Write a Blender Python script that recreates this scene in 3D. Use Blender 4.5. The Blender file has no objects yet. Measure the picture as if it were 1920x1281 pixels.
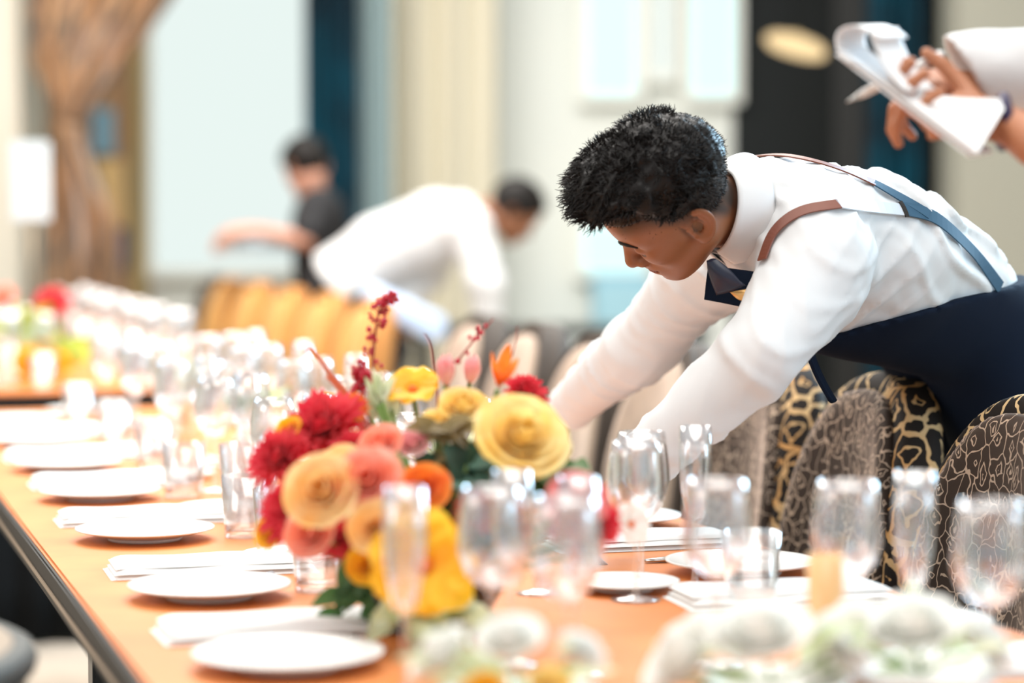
import bpy, math, random
import numpy as np
from mathutils import Vector, Matrix, Quaternion
random.seed(7)
S = bpy.context.scene
COL = S.collection
# ------------------------------------------------------------------ camera
F_PX, CAM_Z, PITCH = 4533.0, 1.27, math.atan(240 / 4533.0)
cd = bpy.data.cameras.new('camera')
cam = bpy.data.objects.new('camera', cd)
COL.objects.link(cam)
cam.location = (0, 0, CAM_Z)
cam.rotation_euler = (math.pi / 2 - PITCH, 0, 0)
cd.sensor_width = 36
cd.lens = F_PX / 1920 * 36
cd.clip_start = 0.05
cd.clip_end = 60
cd.dof.use_dof = True
cd.dof.focus_distance = 3.66
cd.dof.aperture_fstop = cd.lens / 1000 / 0.055
cd.dof.aperture_blades = 0
S.camera = cam
# ------------------------------------------------------------------ light and exposure
S.view_settings.view_transform = 'Standard'
S.view_settings.look = 'None'
S.view_settings.gamma = 1
S.view_settings.use_curve_mapping = False
S.view_settings.exposure = 0.48
W = bpy.data.worlds.new('sky')
S.world = W
W.use_nodes = True
W.node_tree.nodes['Background'].inputs[0].default_value = (0.86, 0.94, 1.0, 1)
W.node_tree.nodes['Background'].inputs[1].default_value = 0.52


def area(name, loc, target, size, power, col):
    l = bpy.data.lights.new(name, 'AREA')
    l.shape = 'RECTANGLE'
    l.size, l.size_y = size
    l.energy = power
    l.color = col
    o = bpy.data.objects.new(name, l)
    COL.objects.link(o)
    o.location = loc
    o.rotation_euler = (Vector(target) - Vector(loc)).to_track_quat('-Z', 'Y').to_euler()
    return o


area('window_daylight_left', (-3.6, 1.6, 3.0), (0.3, 3.8, 0.8), (2.4, 2.4), 50, (1.0, 0.95, 0.90))
area('cool_side_fill', (3.9, 2.3, 2.0), (0.5, 3.8, 1.0), (1.8, 1.6), 46, (0.52, 0.78, 1.0))  # unseen cool fill added at right front to turn the shirt's shading blue
area('window_daylight_right', (2.6, 6.4, 2.7), (0.5, 3.7, 1.0), (1.8, 1.8), 175, (0.50, 0.78, 1.0))
area('ceiling_panel_light', (-0.8, 7.5, 3.9), (-0.8, 7.5, 0), (4.0, 5.0), 380, (1.0, 0.95, 0.88))
area('ceiling_panel_light_near', (0.3, 2.6, 3.4), (0.2, 3.0, 0), (2.2, 2.2), 46, (1.0, 0.96, 0.9))

# ------------------------------------------------------------------ helpers
C_, S_ = math.cos(PITCH), math.sin(PITCH)


def P(px, py, y):
    """world point seen at pixel (px, py) of the 1920x1281 frame at distance y"""
    dx, dy = (px - 960) / F_PX, (640.5 - py) / F_PX
    r = Vector((dx, C_ + dy * S_, -S_ + dy * C_))
    return Vector((0, 0, CAM_Z)) + r * (y / r.y)


def V(*a):
    return Vector(a)


def sset(node, name, v):
    if name in node.inputs:
        node.inputs[name].default_value = v


def mat(name, col, rough=0.6, metal=0.0, sheen=0.0, sheen_tint=None, sheen_rough=0.5, sub=0.0, spec=0.5, coat=0.0, bump=None, var=None, emit=None, tint_attr=False):
    m = bpy.data.materials.new(name)
    m.use_nodes = True
    nt = m.node_tree
    b = nt.nodes['Principled BSDF']
    c = tuple(col) + (1,) if len(col) == 3 else col
    b.inputs['Base Color'].default_value = c
    b.inputs['Roughness'].default_value = rough
    b.inputs['Metallic'].default_value = metal
    sset(b, 'Specular IOR Level', spec)
    if sheen:
        sset(b, 'Sheen Weight', sheen)
        sset(b, 'Sheen Roughness', sheen_rough)
        sset(b, 'Sheen Tint', tuple(sheen_tint or (1, 1, 1)) + (1,))
    if sub:
        sset(b, 'Subsurface Weight', sub)
        sset(b, 'Subsurface Radius', (0.8, 0.35, 0.2))
        sset(b, 'Subsurface Scale', 0.008)
    if coat:
        sset(b, 'Coat Weight', coat)
        sset(b, 'Coat Roughness', 0.15)
    if emit:
        sset(b, 'Emission Color', tuple(emit[0]) + (1,))
        sset(b, 'Emission Strength', emit[1])
    last = None
    if var:                                     # (second colour, scale, detail)
        tc = nt.nodes.new('ShaderNodeTexCoord')
        n = nt.nodes.new('ShaderNodeTexNoise')
        n.inputs['Scale'].default_value = var[1]
        n.inputs['Detail'].default_value = 5
        nt.links.new(tc.outputs['Object'], n.inputs['Vector'])
        r = nt.nodes.new('ShaderNodeValToRGB')
        r.color_ramp.elements[0].color = c
        r.color_ramp.elements[0].position = 0.38
        r.color_ramp.elements[1].color = tuple(var[0]) + (1,)
        r.color_ramp.elements[1].position = 0.64
        nt.links.new(n.outputs['Fac'], r.inputs['Fac'])
        last = r.outputs['Color']
        nt.links.new(last, b.inputs['Base Color'])
    if tint_attr:
        a = nt.nodes.new('ShaderNodeAttribute')
        a.attribute_name = 'tint'
        mx = nt.nodes.new('ShaderNodeMix')
        mx.data_type = 'RGBA'
        mx.blend_type = 'MULTIPLY'
        mx.inputs[0].default_value = 1
        mx.inputs[6].default_value = c
        if last:
            nt.links.new(last, mx.inputs[6])
        nt.links.new(a.outputs['Color'], mx.inputs[7])
        nt.links.new(mx.outputs[2], b.inputs['Base Color'])
    if bump:                                    # (scale, strength, distance)
        tc = nt.nodes.new('ShaderNodeTexCoord')
        n = nt.nodes.new('ShaderNodeTexNoise')
        n.inputs['Scale'].default_value = bump[0]
        n.inputs['Detail'].default_value = 4
        bp = nt.nodes.new('ShaderNodeBump')
        bp.inputs['Strength'].default_value = bump[1]
        bp.inputs['Distance'].default_value = bump[2]
        nt.links.new(tc.outputs['Object'], n.inputs['Vector'])
        nt.links.new(n.outputs['Fac'], bp.inputs['Height'])
        nt.links.new(bp.outputs['Normal'], b.inputs['Normal'])
    return m


def emis(name, col, strength):
    m = bpy.data.materials.new(name)
    m.use_nodes = True
    nt = m.node_tree
    nt.nodes.remove(nt.nodes['Principled BSDF'])
    e = nt.nodes.new('ShaderNodeEmission')
    e.inputs[0].default_value = tuple(col) + (1,)
    e.inputs[1].default_value = strength
    nt.links.new(e.outputs[0], nt.nodes['Material Output'].inputs[0])
    return m


def glass_mat(name, tint=(1.0, 1.0, 1.0), refl=1.0):
    m = bpy.data.materials.new(name)
    m.use_nodes = True
    nt = m.node_tree
    nt.nodes.remove(nt.nodes['Principled BSDF'])
    t = nt.nodes.new('ShaderNodeBsdfTransparent')
    t.inputs[0].default_value = tuple(tint) + (1,)
    g = nt.nodes.new('ShaderNodeBsdfGlossy')
    g.inputs['Roughness'].default_value = 0.16
    g.inputs['Color'].default_value = (1, 1, 1, 1)
    lw = nt.nodes.new('ShaderNodeLayerWeight')
    lw.inputs['Blend'].default_value = 0.32
    mp = nt.nodes.new('ShaderNodeMapRange')
    mp.inputs['To Min'].default_value = 0.12 * refl
    mp.inputs['To Max'].default_value = 0.95 * refl
    nt.links.new(lw.outputs['Facing'], mp.inputs['Value'])
    mx = nt.nodes.new('ShaderNodeMixShader')
    nt.links.new(mp.outputs[0], mx.inputs[0])
    nt.links.new(t.outputs[0], mx.inputs[1])
    nt.links.new(g.outputs[0], mx.inputs[2])
    nt.links.new(mx.outputs[0], nt.nodes['Material Output'].inputs[0])
    return m


def ikat(name, dark, gold, scale, sheen_tint, line=0.09, sheen=1.0, second=None):
    """woven net of wavy cells with diamonds and small stars"""
    m = bpy.data.materials.new(name)
    m.use_nodes = True
    nt = m.node_tree
    N, L = nt.nodes.new, nt.links.new
    b = nt.nodes['Principled BSDF']
    b.inputs['Roughness'].default_value = 0.75
    sset(b, 'Specular IOR Level', 0.2)
    sset(b, 'Sheen Weight', sheen)
    sset(b, 'Sheen Roughness', 0.32)
    sset(b, 'Sheen Tint', tuple(sheen_tint) + (1,))
    tc = N('ShaderNodeTexCoord')
    nz = N('ShaderNodeTexNoise')
    nz.inputs['Scale'].default_value = 22
    nz.inputs['Detail'].default_value = 2
    L(tc.outputs['Object'], nz.inputs['Vector'])
    sub = N('ShaderNodeVectorMath'); sub.operation = 'MULTIPLY_ADD'
    sub.inputs[1].default_value = (0.045, 0.045, 0.045)
    L(nz.outputs['Color'], sub.inputs[0])
    L(tc.outputs['Object'], sub.inputs[2])
    mp = N('ShaderNodeMapping')
    mp.inputs['Scale'].default_value = (scale, scale, scale * 0.72)
    L(sub.outputs[0], mp.inputs['Vector'])
    v1 = N('ShaderNodeTexVoronoi'); v1.feature = 'DISTANCE_TO_EDGE'
    v1.inputs['Scale'].default_value = 1
    v1.inputs['Randomness'].default_value = 0.62
    L(mp.outputs[0], v1.inputs['Vector'])
    v2 = N('ShaderNodeTexVoronoi'); v2.feature = 'F1'; v2.distance = 'MANHATTAN'
    v2.inputs['Scale'].default_value = 1
    v2.inputs['Randomness'].default_value = 0.62
    L(mp.outputs[0], v2.inputs['Vector'])

    def M(op, a, bb=None):
        n = N('ShaderNodeMath'); n.operation = op
        for i, x in enumerate((a, bb)):
            if x is None:
                continue
            if isinstance(x, (int, float)):
                n.inputs[i].default_value = x
            else:
                L(x, n.inputs[i])
        return n.outputs[0]
    net = M('LESS_THAN', v1.outputs['Distance'], line)
    star = M('LESS_THAN', v2.outputs['Distance'], 0.17)
    ring = M('LESS_THAN', M('ABSOLUTE', M('SUBTRACT', v2.outputs['Distance'], 0.40)), 0.045)
    sel = M('GREATER_THAN', N('ShaderNodeTexNoise').outputs['Fac'], 0.5)
    fac = M('MAXIMUM', M('MAXIMUM', net, star), ring)
    n2 = N('ShaderNodeTexNoise'); n2.inputs['Scale'].default_value = 9
    L(tc.outputs['Object'], n2.inputs['Vector'])
    r = N('ShaderNodeValToRGB')
    r.color_ramp.elements[0].position = 0.4; r.color_ramp.elements[0].color = tuple(gold) + (1,)
    r.color_ramp.elements[1].position = 0.62; r.color_ramp.elements[1].color = tuple(second or gold) + (1,)
    L(n2.outputs['Fac'], r.inputs['Fac'])
    mx = N('ShaderNodeMix'); mx.data_type = 'RGBA'
    mx.inputs[6].default_value = tuple(dark) + (1,)
    L(r.outputs['Color'], mx.inputs[7])
    L(fac, mx.inputs[0])
    L(mx.outputs[2], b.inputs['Base Color'])
    bp = N('ShaderNodeBump'); bp.inputs['Strength'].default_value = 0.5; bp.inputs['Distance'].default_value = 0.002
    L(fac, bp.inputs['Height']); L(bp.outputs[0], b.inputs['Normal'])
    return m


def link(name, me, m=None, parent=None, smooth=True):
    o = bpy.data.objects.new(name, me)
    COL.objects.link(o)
    if m is not None:
        me.materials.append(m)
    if parent is not None:
        o.parent = parent
    if smooth:
        me.polygons.foreach_set('use_smooth', [True] * len(me.polygons))
    return o


def mesh(name, vs, fs):
    me = bpy.data.meshes.new(name)
    me.from_pydata([tuple(v) for v in vs], [], [tuple(f) for f in fs])
    me.update()
    return me


def tag(o, label=None, cat=None, group=None, kind=None):
    if label: o['label'] = label
    if cat: o['category'] = cat
    if group: o['group'] = group
    if kind: o['kind'] = kind
    return o


def thing(name, label, cat, loc=(0, 0, 0), rz=0, group=None):
    o = bpy.data.objects.new(name, None)
    COL.objects.link(o)
    o.empty_display_size = 0.05
    o.location = loc
    o.rotation_euler = (0, 0, rz)
    return tag(o, label, cat, group)


def dup(root, loc=None, rz=None, label=None, group=None, scale=None):
    r = root.copy(); COL.objects.link(r)
    if loc is not None: r.location = loc
    if rz is not None: r.rotation_euler = (0, 0, rz)
    if label: r['label'] = label
    if group: r['group'] = group
    if scale: r.scale = (scale,) * 3
    for ch in list(root.children):
        c = ch.copy(); COL.objects.link(c); c.parent = r
        for g in ch.children:
            d = g.copy(); COL.objects.link(d); d.parent = c
    return r


def box_geo(x0, x1, y0, y1, z0, z1, bev=0.0):
    import bmesh
    bm = bmesh.new()
    bmesh.ops.create_cube(bm, size=1)
    for v in bm.verts:
        v.co = Vector(((x0 + x1) / 2 + v.co.x * (x1 - x0), (y0 + y1) / 2 + v.co.y * (y1 - y0), (z0 + z1) / 2 + v.co.z * (z1 - z0)))
    if bev:
        bmesh.ops.bevel(bm, geom=list(bm.edges), offset=bev, segments=2, affect='EDGES')
    bm.verts.index_update()
    return [v.co.copy() for v in bm.verts], [[v.index for v in f.verts] for f in bm.faces]


def join(*gs):
    vs, fs = [], []
    for v, f in gs:
        o = len(vs)
        vs += [tuple(x) for x in v]
        fs += [[i + o for i in q] for q in f]
    return vs, fs


def box(name, b, m, parent=None, bev=0.0, smooth=False):
    v, f = box_geo(*b, bev)
    return link(name, mesh(name, v, f), m, parent, smooth)


def lathe_geo(prof, n=28, cap=False):
    vs, fs = [], []
    for r, z in prof:
        for k in range(n):
            a = 2 * math.pi * k / n
            vs.append((r * math.cos(a), r * math.sin(a), z))
    for i in range(len(prof) - 1):
        for k in range(n):
            k2 = (k + 1) % n
            fs.append((i * n + k, i * n + k2, (i + 1) * n + k2, (i + 1) * n + k))
    if cap:
        fs.append(tuple(reversed(range(n))))
        fs.append(tuple((len(prof) - 1) * n + k for k in range(n)))
    return vs, fs


def tube_geo(pts, rad, n=8, closed=False):
    pts = [Vector(p) for p in pts]
    if not hasattr(rad, '__len__'):
        rad = [rad] * len(pts)
    vs, fs = [], []
    up = None
    for i, p in enumerate(pts):
        t = (pts[min(i + 1, len(pts) - 1)] - pts[max(i - 1, 0)])
        t.normalize()
        if up is None:
            up = t.orthogonal().normalized()
        up = (up - t * up.dot(t)).normalized()
        s = t.cross(up)
        for k in range(n):
            a = 2 * math.pi * k / n
            vs.append(p + (up * math.cos(a) + s * math.sin(a)) * rad[i])
    for i in range(len(pts) - 1):
        for k in range(n):
            k2 = (k + 1) % n
            fs.append((i * n + k, i * n + k2, (i + 1) * n + k2, (i + 1) * n + k))
    fs.append(tuple(reversed(range(n))))
    fs.append(tuple((len(pts) - 1) * n + k for k in range(n)))
    return vs, fs


def ribbon_geo(pts, nrm, width, th=0.004):
    """flat strap through pts lying on a surface with normals nrm"""
    vs, fs = [], []
    n = len(pts)
    for i, p in enumerate(pts):
        t = (pts[min(i + 1, n - 1)] - pts[max(i - 1, 0)]).normalized()
        s = t.cross(nrm[i]).normalized()
        w = width[i] if hasattr(width, '__len__') else width
        for a, h in ((-.5, 0), (.5, 0), (.5, 1), (-.5, 1)):
            vs.append(p + s * a * w + nrm[i] * h * th)
    for i in range(n - 1):
        for k in range(4):
            k2 = (k + 1) % 4
            fs.append((i * 4 + k, i * 4 + k2, (i + 1) * 4 + k2, (i + 1) * 4 + k))
    fs.append((3, 2, 1, 0))
    fs.append(tuple((n - 1) * 4 + k for k in range(4)))
    return vs, fs


def grid_geo(fn, nu, nv):
    vs = [fn(i / nu, j / nv) for j in range(nv + 1) for i in range(nu + 1)]
    fs = [(j * (nu + 1) + i, j * (nu + 1) + i + 1, (j + 1) * (nu + 1) + i + 1, (j + 1) * (nu + 1) + i) for j in range(nv) for i in range(nu)]
    return vs, fs


# ---- signed distance shapes, meshed with surface nets
def sv(a):
    return np.array(tuple(a), float)


def cap(p, a, b, ra, rb=None):
    rb = ra if rb is None else rb
    a, b = sv(a), sv(b)
    ab = b - a
    h = np.clip(((p - a) @ ab) / max(ab @ ab, 1e-12), 0, 1)
    return np.linalg.norm(p - a - h[:, None] * ab, axis=1) - (ra + (rb - ra) * h)


def ell(p, c, r, R=None):
    q = p - sv(c)
    if R is not None:
        q = q @ R                                # columns of R = local axes
    r = np.array(r, float)
    k0 = np.linalg.norm(q / r, axis=1)
    k1 = np.linalg.norm(q / (r * r), axis=1) + 1e-9
    return k0 * (k0 - 1) / k1


def smin(a, b, k):
    h = np.clip(0.5 + 0.5 * (b - a) / k, 0, 1)
    return b + (a - b) * h - k * h * (1 - h)


def smax(a, b, k):
    return -smin(-a, -b, k)


def ss(x, a, b):
    t = np.clip((x - a) / (b - a), 0, 1)
    return t * t * (3 - 2 * t)


def snets(f, lo, hi, h):
    lo, hi = np.array(lo, float), np.array(hi, float)
    n = np.maximum(((hi - lo) / h).astype(int) + 1, 3)
    X = [lo[i] + h * np.arange(n[i]) for i in range(3)]
    vals = np.empty(n)
    gy, gz = np.meshgrid(X[1], X[2], indexing='ij')
    step = max(1, int(400000 / (n[1] * n[2])))
    for i in range(0, n[0], step):
        xs = X[0][i:i + step]
        pts = np.empty((len(xs), n[1], n[2], 3))
        pts[..., 0] = xs[:, None, None]
        pts[..., 1] = gy
        pts[..., 2] = gz
        vals[i:i + step] = f(pts.reshape(-1, 3)).reshape(len(xs), n[1], n[2])
    ins = vals < 0
    c = [slice(0, -1), slice(1, None)]
    cnt = np.zeros(n - 1)
    acc = np.zeros(tuple(n - 1) + (3,))
    base = np.stack(np.meshgrid(*[np.arange(k - 1) for k in n], indexing='ij'), -1).astype(float)
    corners = [(i, j, k) for i in (0, 1) for j in (0, 1) for k in (0, 1)]
    for a in corners:
        for ax in range(3):
            if a[ax]:
                continue
            b = list(a); b[ax] = 1
            va = vals[c[a[0]], c[a[1]], c[a[2]]]
            vb = vals[c[b[0]], c[b[1]], c[b[2]]]
            cr = (va < 0) != (vb < 0)
            t = np.where(cr, va / np.where(cr, va - vb, 1), 0)
            cnt += cr
            for q in range(3):
                acc[..., q] += np.where(cr, a[q] + (t if q == ax else 0), 0)
    act = cnt > 0
    idx = -np.ones(n - 1, int)
    idx[act] = np.arange(act.sum())
    vs = (acc[act] / cnt[act][:, None] + base[act]) * h + lo
    quads = []
    for ax in range(3):
        s0 = [slice(None)] * 3; s1 = [slice(None)] * 3
        s0[ax] = slice(0, -1); s1[ax] = slice(1, None)
        cr = ins[tuple(s0)] != ins[tuple(s1)]
        u, v = (ax + 1) % 3, (ax + 2) % 3
        e = np.argwhere(cr)
        ok = (e[:, u] > 0) & (e[:, v] > 0) & (e[:, u] < n[u] - 1) & (e[:, v] < n[v] - 1)
        e = e[ok]
        if not len(e):
            continue
        def cell(du, dv):
            q = e.copy(); q[:, u] -= du; q[:, v] -= dv
            return idx[q[:, 0], q[:, 1], q[:, 2]]
        Q = np.stack([cell(1, 1), cell(0, 1), cell(0, 0), cell(1, 0)], 1)
        inside0 = ins[e[:, 0], e[:, 1], e[:, 2]]
        Q[~inside0] = Q[~inside0][:, ::-1]
        quads.append(Q)
    return vs, np.concatenate(quads)


def sdf_obj(name, f, lo, hi, h, m, parent=None, xf=None, tintf=None):
    vs, q = snets(f, lo, hi, h)
    me = bpy.data.meshes.new(name)
    wv = vs if xf is None else vs @ xf[0].T + xf[1]
    me.from_pydata(wv.tolist(), [], q.tolist())
    me.update()
    if tintf is not None:
        a = me.color_attributes.new('tint', 'FLOAT_COLOR', 'POINT')
        cc = np.ones((len(vs), 4)); cc[:, :3] = tintf(vs)
        a.data.foreach_set('color', cc.ravel())
    return link(name, me, m, parent)


def merge(name, objs, parent=None):
    """several mesh objects that are one body become one mesh"""
    vs, fs, cols, hascol = [], [], [], False
    m = objs[0].data.materials[0]
    for o in objs:
        k = len(vs)
        vs += [tuple(v.co) for v in o.data.vertices]
        fs += [[i + k for i in p.vertices] for p in o.data.polygons]
        a = o.data.color_attributes.get('tint')
        if a is not None:
            arr = np.empty(len(o.data.vertices) * 4); a.data.foreach_get('color', arr); cols.append(arr); hascol = True
        else:
            cols.append(np.ones(len(o.data.vertices) * 4))
        bpy.data.objects.remove(o)
    me = mesh(name, vs, fs)
    if hascol:
        a = me.color_attributes.new('tint', 'FLOAT_COLOR', 'POINT')
        a.data.foreach_set('color', np.concatenate(cols))
    return link(name, me, m, parent)


def noise3(p, f, seed=0.0):
    x, y, z = p[:, 0] * f + seed, p[:, 1] * f + 1.7 * seed, p[:, 2] * f - seed
    return (np.sin(x + 1.3 * np.sin(y * 1.1 + z)) + np.sin(1.3 * y + 1.2 * np.sin(z * 1.4 + x * .7)) + np.sin(1.1 * z + 1.1 * np.sin(x * 1.2 + y))) / 3
# ------------------------------------------------------------------ materials of the place
M_wall = mat('cream_plaster', (0.60, 0.57, 0.48), 0.9, var=((0.64, 0.61, 0.52), 1.2, 3))
M_wallpale = mat('pale_grey_plaster', (0.74, 0.76, 0.71), 0.9, var=((0.70, 0.73, 0.69), 0.8, 3))
M_floor = mat('beige_carpet', (0.50, 0.42, 0.34), 0.95, var=((0.44, 0.37, 0.30), 6, 3))
M_dark = mat('black_lacquer', (0.012, 0.014, 0.014), 0.35)
M_black = mat('black_cloth', (0.008, 0.009, 0.010), 0.95, spec=0.1)
M_teal = mat('teal_velvet', (0.003, 0.062, 0.10), 0.8, spec=.2, var=((0.008, 0.014, 0.022), 2.5, 3))
M_bluegrey = mat('blue_grey_lining', (0.28, 0.37, 0.38), 0.8)
M_beigecurt = mat('beige_linen', (0.62, 0.58, 0.46), 0.9)
M_taupe = mat('taupe_plaster', (0.36, 0.35, 0.29), 0.9)
M_sheer = emis('daylight_behind_sheer', (0.80, 0.90, 0.865), 0.74)
M_pane = emis('bright_daylight_pane', (0.62, 1.0, 1.0), 1.0)
M_wframe = mat('pale_window_frame', (0.78, 0.80, 0.74), 0.6)
M_olive = mat('olive_gilt_frame', (0.33, 0.25, 0.10), 0.5)
M_wood = mat('orange_oak', (0.60, 0.185, 0.045), 0.5, spec=.3, var=((0.70, 0.24, 0.065), 4, 3))
M_edge = mat('dark_bronze_edge', (0.010, 0.008, 0.007), 0.55, spec=.25)
M_edgeline = mat('brass_edge_line', (0.30, 0.22, 0.15), 0.4, metal=0.9)
M_white = mat('white_porcelain', (0.88, 0.87, 0.84), 0.25, spec=0.6)
M_napkin = mat('white_linen', (0.86, 0.86, 0.84), 0.9, bump=(60, 0.2, 0.002))
M_steel = mat('polished_steel', (0.62, 0.60, 0.58), 0.22, metal=1.0)
M_glass = glass_mat('clear_glass')
M_glassblue = glass_mat('cool_glass', (0.975, 0.99, 1.0), 1.0)


def st(name, b, m, **k):
    return tag(box(name, b, m, **k), kind='structure')


def X(px, y):
    return (px - 960) / F_PX * y


# ------------------------------------------------------------------ setting
YW = 12.3
st('floor', (-7, 5, -2.5, YW + .3, -0.1, 0), M_floor)
st('wall_back', (-7, X(55, YW), YW, YW + .25, 0, 4.2), M_wall)
st('wall_back_middle', (X(735, YW), X(1372, YW), YW, YW + .25, 0, 4.2), M_wallpale)
st('wall_back_right', (X(1372, YW), 5, YW, YW + .25, 0, 4.2), mat('charcoal_panelling', (0.008, 0.010, 0.010), 0.6, spec=.2))
st('wall_left', (-7.2, -7, -2.5, YW + .3, 0, 4.2), M_wall)
st('wall_right', (5, 5.2, -2.5, YW + .3, 0, 4.2), M_wall)
# big window behind a sheer, its cream surround
st('wall_back_window_bay', (X(270, YW), X(735, YW), YW + .1, YW + .25, 0, 4.2), M_wallpale)


def window(name, x0, x1, z0, z1, y, m, bars=()):
    f = 0.05
    g = [box_geo(x0 - f, x0, y - .05, y + .08, z0 - f, z1 + f), box_geo(x1, x1 + f, y - .05, y + .08, z0 - f, z1 + f),
         box_geo(x0, x1, y - .05, y + .08, z0 - f, z0), box_geo(x0, x1, y - .05, y + .08, z1, z1 + f)]
    for bx in bars:
        g.append(box_geo(bx - .02, bx + .02, y - .04, y + .04, z0, z1))
    v, q = join(*g)
    r = tag(link(name, mesh(name, v, q), M_wframe, None, False), kind='structure')
    box(name.split('_')[0] + '_pane', (x0, x1, y + .01, y + .03, z0, z1), m, r)
    return r


z_at = lambda py, y: P(960, py, y).z
window('window_1', X(286, YW), X(572, YW), z_at(505, YW), 3.6, YW + .06, M_sheer)
window('window_2', X(1102, YW), X(1186, YW), z_at(176, YW), 3.6, YW - .04, M_pane)
window('window_3', X(1226, YW), X(1252, YW), z_at(140, YW), 3.6, YW - .04, M_sheer)
window('window_4', X(1296, YW), X(1368, YW), z_at(176, YW), 3.6, YW - .04, M_pane)
window('window_5', X(1096, YW), X(1200, YW), z_at(505, YW), z_at(425, YW), YW - .04, M_pane)
# blue panel under the small window
c = tag(box('blue_grey_cabinet', (X(1108, YW), X(1215, YW), YW - .35, YW - .01, 0, z_at(512, YW)), mat('pale_blue_lacquer', (0.26, 0.48, 0.58), 0.5), bev=0.01),
        'pale blue cabinet standing against the back wall below the small bright window', 'cabinet')
box('cabinet_door', (X(1112, YW), X(1211, YW), YW - .37, YW - .352, 0.08, z_at(525, YW)), mat('pale_blue_door', (0.32, 0.55, 0.64), 0.5), c, bev=.005)


def drape(name, x0, x1, y, z0, z1, m, folds, depth, label=None, cat='curtain', kind=None, x0t=None, x1t=None):
    x0t = x0 if x0t is None else x0t
    x1t = x1 if x1t is None else x1t

    def fn(u, v):
        a, b = x0 + (x0t - x0) * v, x1 + (x1t - x1) * v
        return (a + (b - a) * u, y + depth * math.sin(u * folds * 2 * math.pi) + depth * .4 * math.sin(u * folds * 5 + v * 2), z0 + (z1 - z0) * v)
    v, q = grid_geo(fn, int(folds * 12), 16)
    o = link(name, mesh(name, v, q), m)
    md = o.modifiers.new('thickness', 'SOLIDIFY'); md.thickness = 0.006
    if kind:
        tag(o, kind=kind)
    else:
        tag(o, label, cat)
    return o


drape('curtain', X(574, 11.6), X(676, 11.6), 11.6, 0.02, 4.0, M_teal, 3, 0.05, 'dark teal curtain hanging beside the tall sheer window, left of the blue-grey strip')
drape('curtain', X(674, 11.7), X(737, 11.7), 11.7, 0.02, 4.0, M_bluegrey, 2, 0.03, 'narrow blue-grey curtain strip between the dark teal and the beige curtains')
drape('curtain', X(735, 11.9), X(935, 11.9), 11.9, 0.02, 4.0, M_beigecurt, 3, 0.05, 'beige linen curtain hanging in soft folds behind the bending waiter')
drape('curtain', X(1625, 11.3), X(1725, 11.3), 11.3, 0.02, 4.0, M_teal, 3, 0.05, 'teal curtain hanging in front of the black panelling, left of the taupe pillar')
st('column', (X(1792, 11.0), X(2150, 11.0), 11.0, 11.5, 0, 4.2), M_taupe, bev=.01)
st('trim_1', (X(1560, YW), X(1625, YW), YW - .05, YW, 0, 4.2), mat('dark_bronze_mullion', (0.018, 0.018, 0.017), 0.5))
st('trim_2', (X(1725, YW), X(1790, YW), YW - .12, YW, 0, 4.2), M_black)

# gilt display front left of the window, with blue pictures
st('column_left', (X(-330, 11.2), X(58, 11.2), 11.0, 11.6, 0, 4.2), M_wall, bev=.01)
r = tag(box('display_screen', (X(58, YW) - .1, X(276, YW), YW - .05, YW + .1, 0, 4.2), mat('amber_panel', (0.42, 0.22, 0.09), 0.6, var=((0.26, 0.20, 0.14), 1.4, 3))),
        'tall amber and brown display screen behind the gathered patterned drape', 'screen')
box('side_frame', (X(255, YW), X(278, YW), YW - .10, YW - .045, 0, 4.2), M_olive, r)
for a, b_, t, bt, cc in ((180, 222, 205, 290, (0.20, 0.36, 0.46)), (186, 240, 300, 425, (0.70, 0.47, 0.20)), (205, 243, 430, 500, (0.09, 0.10, 0.17)), (120, 160, 250, 400, (0.52, 0.42, 0.36))):
    box('panel', (X(a, YW), X(b_, YW), YW - .09, YW - .051, z_at(bt, YW), z_at(t, YW)), mat('screen_tone_%d' % a, cc, 0.6), r)

# gathered drape tied at its waist
mstripe = bpy.data.materials.new('striped_brown_drape'); mstripe.use_nodes = True
nt = mstripe.node_tree
tc = nt.nodes.new('ShaderNodeTexCoord'); at_ = nt.nodes.new('ShaderNodeUVMap')
nz = nt.nodes.new('ShaderNodeTexNoise'); nz.inputs['Scale'].default_value = 1.0; nz.inputs['Detail'].default_value = 3
mpp = nt.nodes.new('ShaderNodeMapping'); mpp.inputs['Scale'].default_value = (9, 2.6, 1)
nt.links.new(at_.outputs[0], mpp.inputs[0]); nt.links.new(mpp.outputs[0], nz.inputs['Vector'])
cr = nt.nodes.new('ShaderNodeValToRGB')
els = cr.color_ramp.elements
els[0].position = 0.37; els[0].color = (0.05, 0.026, 0.012, 1)
els[1].position = 0.64; els[1].color = (0.34, 0.32, 0.30, 1)
for p_, c_ in ((0.43, (0.30, 0.15, 0.065)), (0.48, (0.42, 0.24, 0.12)), (0.53, (0.06, 0.065, 0.06)), (0.58, (0.36, 0.20, 0.12))):
    e = els.new(p_); e.color = c_ + (1,)
nt.links.new(nz.outputs['Fac'], cr.inputs[0]); nt.links.new(cr.outputs[0], nt.nodes['Principled BSDF'].inputs['Base Color'])
nt.nodes['Principled BSDF'].inputs['Roughness'].default_value = 0.85


def uv_grid(name, fn, nu, nv, m, parent=None):
    v, q = grid_geo(fn, nu, nv)
    me = mesh(name, v, q)
    uv = me.uv_layers.new(name='UVMap')
    for l in me.loops:
        i = l.vertex_index
        uv.data[l.index].uv = ((i % (nu + 1)) / nu, (i // (nu + 1)) / nv)
    return link(name, me, m, parent)


dr = thing('tied_drape', 'brown and grey patterned drape gathered and tied at its waist beside the cream column', 'curtain', (X(125, 10.85), 10.85, 0))
YD = 10.85
zt = z_at(232, YD)


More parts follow.
